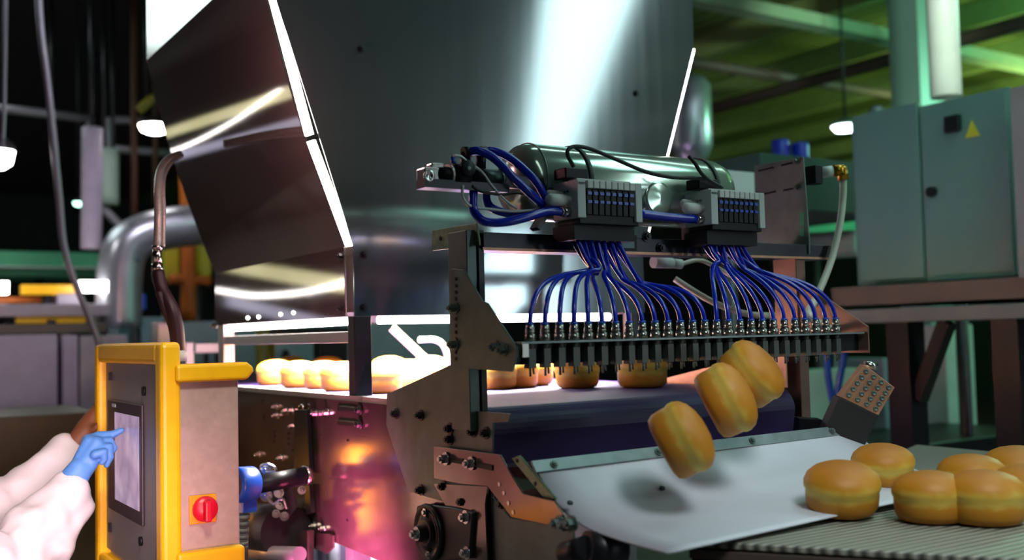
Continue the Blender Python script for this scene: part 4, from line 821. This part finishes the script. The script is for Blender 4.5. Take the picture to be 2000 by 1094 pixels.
# shelf frame carrying the cabinet
sf = thing('support_frame', 'brown and grey beam frame under the electrical cabinet', 'frame', PX(1800, 620, 3.4))
a, c = PX(1640, 580, 3.45), PX(2060, 580, 3.45)
MB().box((3.40, a.y, PX(1800, 592, 3.4).z), (4.05, c.y, PX(1800, 552, 3.4).z-0.0)).build('upper_beam', 'brown_beam', sf, bevel=0.004)
MB().box((3.36, a.y, PX(1800, 628, 3.36).z), (4.05, c.y, PX(1800, 600, 3.36).z)).build('lower_beam', 'grey_beam', sf, bevel=0.004)
for x in (1770, 1980):
    p = PX(x, 700, 3.5); MB().box((3.45, p.y-0.05, 0), (3.55, p.y+0.05, PX(1800, 626, 3.4).z)).build('leg', 'black_plastic', sf)
p = PX(1770, 700, 3.5); p2 = PX(1850, 628, 3.5); MB().bar(PX(1795, 780, 3.5), p2, 0.05, 0.05).build('diagonal_brace', 'black_plastic', sf)
one('round_gland', MB().cyl(PY(1608, 640, 4.0)+V(0, 0, 0.02), PY(1640, 640, 4.0)+V(0, 0, 0.02), 0.09), 'black_plastic', 'dark round drum behind the far end of the nozzle bar', 'drum')
def dbox(name, x0, y0, x1, y1, d, th, m, label, cat, floor=False, group=None, bevel=0.004):   # a box at distance d, square to the machine
    a = D(x0, (y0+y1)/2, d); yv = a.y; return bgbox(name, x0, y0, x1, y1, yv, th, m, label, cat, group=group, floor=floor, bevel=bevel)
dbox('pale_bin', 1570, 722, 1700, 860, 5.2, 0.2, 'pale_green', 'pale green bin standing behind the end of the purple belt', 'bin', floor=True)
dbox('green_cone_panel', 1850, 635, 1905, 880, 5.6, 0.3, 'pale_green', 'pale green upright panel under the cabinet frame', 'panel', floor=True)
dbox('grey_green_panel', 1728, 700, 1760, 880, 5.4, 0.3, 'teal_panel', 'narrow grey green panel left of the black frame leg', 'panel', floor=True)
dbox('dark_table', 1700, 860, 2050, 905, 4.4, 0.6, 'black_plastic', 'dark low table behind the outfeed buns', 'table', floor=True)
one('blue_hose_loop', MB().tube([D(1615, 690, 4.2), D(1618, 740, 4.2), D(1630, 790, 4.2), D(1640, 740, 4.2), D(1648, 690, 4.2), D(1640, 640, 4.2), D(1622, 640, 4.2)], 0.014), 'blue_part', 'blue hose loop hanging behind the nozzle bar right end', 'hose')
for (x, w_) , l in zip(((1508, 32), (1548, 30)), ('blue drum behind the slotted plate, left of two', 'blue drum behind the slotted plate, right of two')):
    a, c = D(x, 320, 5.0), D(x, 274+(x-1508)*.15, 5.0); r_ = w_/2050*5.0/2*1.1
    one('blue_drum', MB().lathe(a+CR*r_, (0, 0, 1), [(0, r_), (0.02, r_*1.03), (0.04, r_), ((c-a).length-0.01, r_), ((c-a).length, r_*0.9), ((c-a).length, 0)]), 'drum_blue', l, 'drum', 'blue drums on the rack')
a = D(1480, 322, 5.0); c = D(1640, 330, 5.0)
one('drum_rack', MB().box((a.x-0.3, a.y-0.3, a.z-0.25), (c.x+0.3, a.y+0.4, a.z-0.01)), 'wall_green', 'dark green rack top under the blue drums', 'rack')
one('green_pipe_cluster', MB().tube([D(1360, 470, 5.5), D(1560, 480, 5.4), D(1680, 475, 5.2)], 0.07), 'pale_green', 'fat pale green pipe behind the slotted plate foot', 'pipe')
one('green_machine_body', MB().box(D(1560, 460, 6.5)+V(-0.2, 0, 0), D(1680, 350, 6.5)+V(0.6, 0.6, 0)), 'green_paint', 'dark green machine body between slotted plate and cabinet', 'machine')
one('grey_silo', MB().lathe(D(1352, 320, 6.0), (0, 0, 1), [(0, 0.06), (0.05, 0.1), (0.1, 0.12), (0.45, 0.12), (0.5, 0.08), (0.5, 0)]), 'duct_grey', 'grey round vessel just right of the hood edge', 'vessel')
one('white_box', MB().box(D(1395, 375, 3.6), D(1460, 328, 3.6)+V(0.1, 0.15, 0)), 'pale_plastic', 'pale box behind the right valve block', 'box')
# column and duct near the cabinet
pcx = D(1790, 100, 6.2)
one('steel_column', MB().box((pcx.x-0.12, pcx.y-0.1, 0), (pcx.x+0.10, pcx.y+0.1, HC)), 'cabinet_green', 'grey green building column rising behind the cabinet', 'column')
d1, d2 = D(1840, -200, 4.9), D(1848, 190, 4.9)
one('light_duct', MB().cyl((d2.x, d2.y, d2.z), (d2.x, d2.y, HC), 0.07), 'pale_plastic', 'bright pale vertical duct rising above the cabinet', 'duct')
one('cable_riser', MB().cyl(D(1858, 200, 5.0), (D(1858, 200, 5.0).x, D(1858, 200, 5.0).y, 1.9), 0.03), 'pale_green', 'pale short riser pipe under the bright duct', 'pipe')
lamp('duct_lamp', 'SPOT', (2.6, 0.8, 2.6), (d2.x, d2.y, 3.0), 480, (0.85, 1.0, 0.8), 0.1, spot=22)  # added spot to brighten the pale duct
_dv = PX(1712, 215, 3.76); one('dome_vent', MB().lathe((3.76, _dv.y, PX(1823, 202, 3.612).z-0.002), (0, 0, 1), [(0, 0.035), (0.06, 0.035), (0.08, 0.02), (0.085, 0)]), 'dull_steel', 'small dark dome on top of the cabinet', 'vent')
hl = thing('hall_lamp', 'bright round hall lamp glowing left of the cabinet top', 'lamp', D(1650, 237, 6.8))
MB().lathe(D(1650, 230, 6.8), (0, 0, -1), [(0, 0.03), (0.03, 0.09), (0.05, 0.10), (0.05, 0)]).build('shade', 'dull_steel', hl)
MB().lathe(D(1650, 238, 6.8)-V(0, 0, 0.03), (0, 0, -1), [(0, 0.085), (0.03, 0.06), (0.04, 0)]).build('bulb', 'lamp_cool', hl)
MB().cyl(D(1650, 230, 6.8), (D(1650, 230, 6.8).x, D(1650, 230, 6.8).y, HC), 0.008).build('hanger', 'black_rubber', hl)

# ceiling members, right
for i, (px_, lbl) in enumerate(((1350, 'pale green ceiling beam crossing toward the column'),)):
    a = PZ(1400, 10, 3.55); c = PZ(1790, 92, 3.55)
    one('ceiling_beam', MB().box((a.x-3, a.y-0.08, 3.52), (c.x+8, a.y+0.04, 3.60)), 'beam_green', lbl, 'beam')
jl = ['nearest the column', 'second from the column', 'third from the column', 'fourth from the column', 'fifth from the column', 'sixth from the column', 'seventh from the column', 'farthest from the column']
for k in range(8):
    x = 6.0+k*1.25
    one('ceiling_joist', MB().box((x-0.06, -2, 3.78), (x+0.06, 17, HC)), 'ceiling_joist', 'green roof joist over the hall, '+jl[k], 'joist', 'green roof joists')
a, c = PZ(1400, 190, 3.45), PZ(1990, 5, 3.45)
one('overhead_pipe', MB().cyl((a.x+0.1, a.y+3, 3.40), (a.x+0.1, -3, 3.40), 0.05), 'brown_beam', 'dark pipe running under the joists at upper right', 'pipe')
a = PZ(1650, 170, 3.5); one('overhead_pipe', MB().cyl((a.x-5, a.y, 3.50), (a.x+8, a.y, 3.50), 0.04), 'brown_beam', 'thin dark pipe crossing the joists behind the pale beam', 'pipe')

# luminaire row behind the viewer, then unseen ones added for reflections and light
def luminaire(a, c, w_, label, m='lamp_cool'):
    t = thing('ceiling_light_row', label, 'ceiling light', (a+c)/2)
    MB().bar(a+V(0, 0, 0.03), c+V(0, 0, 0.03), w_+0.06, 0.05).build('housing', 'pale_plastic', t); MB().bar(a, c, w_, 0.02).build('diffuser', m, t)
luminaire(V(4.14, -0.2, 3.88), V(10.1, -9.6, 3.88), 0.62, 'long white luminaire row on the hall ceiling, to the right', 'lamp_row')
luminaire(V(1.6, 2.38, 3.88), V(5.0, 2.38, 3.88), 0.10, 'narrow white luminaire added above the hood front for tank reflections', 'lamp_row')
luminaire(V(0.7, 0.6, 3.88), V(0.7, -6.0, 3.88), 0.25, 'narrow white luminaire row added overhead to light the machine', 'lamp_dim_row')
luminaire(V(-0.1, 6.4, 3.88), V(-0.1, 8.35, 3.88), 1.3, 'short wide luminaire added over the left hall for hood reflections', 'lamp_dim_row')
struct(MB().box((9.0, -9.99, 1.5), (10.9, -9.96, 3.3)).build('added_window', 'window_glow'))  # unseen glowing pane added for its reflection low on the hood front
bk_ = MB().box((8.9, -10.0, 1.4), (11.0, -9.98, 3.4)); struct(bk_.build('trim_1', 'pale_plastic'))
# unseen objects added off to the left for their reflections in the side sheets
ic = thing('reflection_boards', 'pale yellow and lavender boards added in left hall for reflections', 'conveyor', (-3.2, 13.5, 0))
MB().bar((-3.05, 10.0, 1.98), (-3.05, 16.6, 2.78), 0.06, 0.20).build('side_board', 'pale_yellow', ic)
MB().bar((-3.05, 10.0, 1.43), (-3.05, 16.6, 2.20), 0.06, 0.16).build('lower_board', 'lavender', ic)
for yy in (10.6, 13.4, 16.2): MB().box((-3.25, yy-.04, 0), (-3.17, yy+.04, 2.0+(yy-10.6)*.12)).build('leg', 'dark_steel', ic)
MB().tube([(-3.0, 11.5, 2.28), (-3.0, 11.87, 2.25), (-3.0, 13.2, 2.19), (-3.0, 15.2, 2.23), (-3.0, 17.2, 2.42)], 0.016).build('glow_tube', 'lamp_white', ic)  # added glowing tube for the thin line reflected in the skirt
for yy in (10.4, 12.4, 14.4, 16.4): lamp('board_lamp', 'SPOT', (-1.6, yy, 2.0+(yy-10)*0.1), (-3.05, yy, 1.9+(yy-10)*0.12), 150, (1, 1, 0.95), 0.2, spot=110, blend=0.4)  # added spots lighting the boards
al = thing('added_amber_lamp', 'vertical amber tube added behind the yellow panel to streak the side plate', 'lamp', (0.85, 3.16, 0))  # hidden lamp added to throw an amber streak on the side plate
MB().cyl((0.85, 3.16, 0.93), (0.85, 3.16, 1.20), 0.022).build('tube', 'amber_glow', al)
MB().cyl((0.85, 3.16, 0.0), (0.85, 3.16, 0.93), 0.015).build('pole', 'dark_steel', al); MB().cyl((0.85, 3.16, 0.0), (0.85, 3.16, 0.02), 0.1).build('base', 'dark_steel', al)

# ------------------------------------------------------------------ left background
LY = 7.5
def lb_(x, y, pl=LY): return PY(x, y, pl)
def tubepx(name, pts, r, m, label, cat, pl=LY, group=None): return one(name, MB().tube([lb_(*p, pl) for p in pts], r), m, label, cat, group)
tubepx('hanging_cable', [(74, -40), (80, 60), (95, 180), (115, 380), (125, 480), (150, 560), (175, 620), (200, 690), (205, 730)], 0.016, 'pipe_grey', 'thick dark cable hanging across the left hall', 'cable', 5.2)
tubepx('hanging_cable', [(12, -40), (10, 80), (8, 200), (5, 285)], 0.010, 'pipe_grey', 'thin cable above the lamp at the left edge', 'cable', 5.4)
ra = thing('pipe_rack', 'grey tube frame hanging in the dark left hall', 'frame', lb_(100, 225))
MB().cyl(lb_(-60, 205), lb_(178, 232), 0.028).build('top_tube', 'pipe_grey', ra)
MB().cyl(lb_(176, 230), lb_(176, 300), 0.028).build('upright_tube', 'pipe_grey', ra)
rb_ = thing('pipe_rack', 'grey tube frame with rounded corner left of the small ceiling lamp', 'frame', lb_(260, 240, 7.8))
MB().tube([lb_(214, 320, 7.8), lb_(213, 250, 7.8), lb_(222, 235, 7.8), lb_(320, 240, 7.8)], 0.028).build('bent_tube', 'pipe_grey', rb_)
MB().cyl(lb_(214, 290, 7.8), lb_(345, 300, 7.8), 0.028).build('cross_tube', 'pipe_grey', rb_)
tubepx('white_column', [(180, 250), (179, 400), (178, 486)], 0.060, 'lilac_panel', 'pinkish white vertical pipe in the left hall', 'pipe', 6.6)
tubepx('filter_cylinder', [(204, 292), (204, 400)], 0.09, 'pale_green', 'pale green cylinder right of the pinkish pipe', 'cylinder', 7.2)
tubepx('diagonal_tube', [(195, 400), (248, 455)], 0.028, 'pipe_grey', 'grey diagonal tube below the pale green cylinder', 'pipe', 7.2)
tubepx('orange_rod', [(262, -30), (262, 440)], 0.022, 'dim_orange_paint', 'thin dark orange rod in the left hall, left of two', 'rod', 7.2)
tubepx('orange_rod', [(305, -30), (303, 400)], 0.018, 'dim_orange_paint', 'thin dark orange rod near the hood, right of two', 'rod', 7.6)
tubepx('air_duct', [(440, 432), (380, 440), (310, 450), (262, 468), (240, 500), (232, 560), (232, 640)], 0.13, 'duct_grey', 'fat shiny grey duct bending down behind the braided hose', 'duct', 6.4)
mast_ = tubepx('orange_mast', [(365, 340), (368, 480), (368, 625)], 0.05, 'orange_paint', 'bright orange mast beside the hood left edge', 'mast', 6.9)
MB().tube([lb_(330, 545, 6.9), lb_(410, 548, 6.9)], 0.035).build('cross_arm', 'orange_paint', mast_)
tubepx('hood_lamp_bracket', [(272, 215), (300, 190)], 0.03, 'olive_yellow', 'small olive bracket above the round white lamp', 'bracket', 6.8)
def wlamp(x, y, w_, h_, m, label, pl=LY):
    t = thing('industrial_lamp', label, 'lamp', lb_(x, y, pl)); p = lb_(x, y, pl); k = pl/0.839/2050*0.9
    MB().lathe(p+V(0, 0, h_*k), (0, 0, -1), [(0, w_*k*0.2), (h_*k*0.5, w_*k*0.8), (h_*k*0.9, w_*k), (h_*k, w_*k), (h_*k, 0)]).build('shade', 'dark_steel', t)
    MB().lathe(p, (0, 0, -1), [(0, w_*k*0.95), (h_*k*0.7, w_*k*0.8), (h_*k, w_*k*0.4), (h_*k, 0)]).build('lens', m, t)
    MB().cyl(p+V(0, 0, h_*k), (p.x, p.y, HC), 0.006).build('hanger', 'black_rubber', t)
wlamp(303, 245, 30, 15, 'lamp_white', 'round white lamp shining just left of the hood', 6.6)
wlamp(-5, 295, 28, 30, 'lamp_white', 'white lamp cut off at the left picture edge', 6.0)
wlamp(153, 395, 9, 7, 'lamp_green', 'small greenish lamp beside the pinkish pipe', 7.6)
bt = thing('bench_light', 'low white strip light on the bench line at left', 'lamp', lb_(182, 560, 6.3))
MB().box(lb_(156, 570, 6.3), lb_(210, 549, 6.3)+V(0, 0.06, 0)).build('tube', 'lamp_white', bt)
bt = thing('bench_light', 'low white strip light at the left picture edge', 'lamp', lb_(0, 565, 6.3))
MB().box(lb_(-40, 574, 6.3), lb_(17, 550, 6.3)+V(0, 0.06, 0)).build('tube', 'lamp_white', bt)
bgbox('green_conveyor', -60, 492, 232, 540, 7.6, 0.6, 'green_paint', 'long green machine body across the left hall', 'machine')
bgbox('green_ledge', -60, 520, 210, 524, 7.5, 0.1, 'pale_green', 'pale ledge on the long green machine', 'ledge')
bgbox('yellow_guard', 42, 556, 146, 576, 6.5, 0.08, 'yellow_paint', 'upper yellow guard bar in the left hall', 'guard')
bgbox('orange_tray', -60, 580, 110, 592, 6.6, 0.3, 'orange_paint', 'rusty orange tray below the upper yellow bar', 'tray')
bgbox('cream_box', 112, 572, 160, 606, 6.5, 0.3, 'lilac_panel', 'pale box right of the upper yellow guard bar', 'box')
bgbox('grey_rail', -60, 594, 215, 618, 6.2, 0.2, 'pipe_grey', 'grey rail along the left bench', 'rail')
bgbox('yellow_guard', 30, 618, 168, 632, 6.22, 0.03, 'yellow_paint', 'lower yellow guard bar above the lilac panels', 'guard')
bgbox('grey_rail', -60, 634, 208, 652, 6.0, 0.2, 'brown_beam', 'dark rail just above the lilac panels', 'rail')
bgbox('lilac_panel', -60, 655, 112, 805, 5.9, 0.08, 'lilac_panel', 'large pale lilac machine panel at the left edge', 'panel', floor=True)
bgbox('lilac_panel', 122, 655, 152, 805, 5.9, 0.08, 'lilac_panel', 'narrow pale lilac machine panel beside the large one', 'panel', floor=True)
bgbox('grey_cabinet', 156, 655, 250, 805, 6.0, 0.5, 'pipe_grey', 'dull grey cabinet right of the narrow lilac panel', 'cabinet', floor=True)
bgbox('brown_table', -80, 812, 196, 835, 4.7, 0.7, 'dark_olive', 'olive brown low table behind the white sleeves', 'table', floor=True)
bgbox('grey_column', 232, 620, 320, 760, 6.6, 0.3, 'teal_panel', 'grey green column under the fat duct', 'column', floor=True)
bgbox('yellow_box', 322, 480, 350, 545, 7.0, 0.3, 'warning_yellow', 'dull yellow box beside the orange mast', 'box')
bgbox('yellow_box', 392, 472, 412, 540, 7.1, 0.3, 'warning_yellow', 'dull yellow box tight against the hood edge', 'box')
bgbox('blue_motor', 262, 575, 285, 605, 6.5, 0.2, 'blue_part', 'small blue motor under the fat grey duct', 'motor')
bgbox('white_bin', 308, 630, 345, 700, 5.0, 0.1, 'rail_steel', 'bright steel bin behind the yellow frame top', 'bin')

# poles and hangers that carry what hangs or stands in the hall
def carry(name, up=False, n=1, dx=0.0):
    for o in list(SC.objects):
        if o.parent is None and (o.name == name or o.name.startswith(name+'.')):
            vs = [o.matrix_world @ v.co for v in o.data.vertices] if o.type == 'MESH' else [Vector(o.location)]
            lo, hi = min(v.z for v in vs), max(v.z for v in vs); cx = (min(v.x for v in vs)+max(v.x for v in vs))/2+dx; cy = (min(v.y for v in vs)+max(v.y for v in vs))/2
            r_ = 0.012 if up else 0.03
            a, c = ((cx, cy, hi-0.02), (cx, cy, HC)) if up else ((cx, cy, 0), (cx, cy, lo+0.02))
            MB().cyl(a, c, r_, n=10).build('hanger' if up else 'stand_pole', 'dark_steel', o)
bpy.context.view_layer.update()
for o in SC.objects:
    if o.parent is None and o.type == 'MESH': WL[o.name] = Vector(o.location)
for nm in ('green_machine_body', 'white_box', 'yellow_box', 'orange_mast', 'round_gland', 'olive_post', 'green_pipe_cluster', 'cable_riser', 'drum_rack', 'green_conveyor', 'blue_motor', 'yellow_guard', 'orange_tray', 'cream_box', 'grey_rail'): carry(nm)
for nm in ('grey_silo', 'hood_lamp_bracket', 'filter_cylinder', 'white_column', 'diagonal_tube', 'pipe_rack', 'orange_rod'): carry(nm, True)
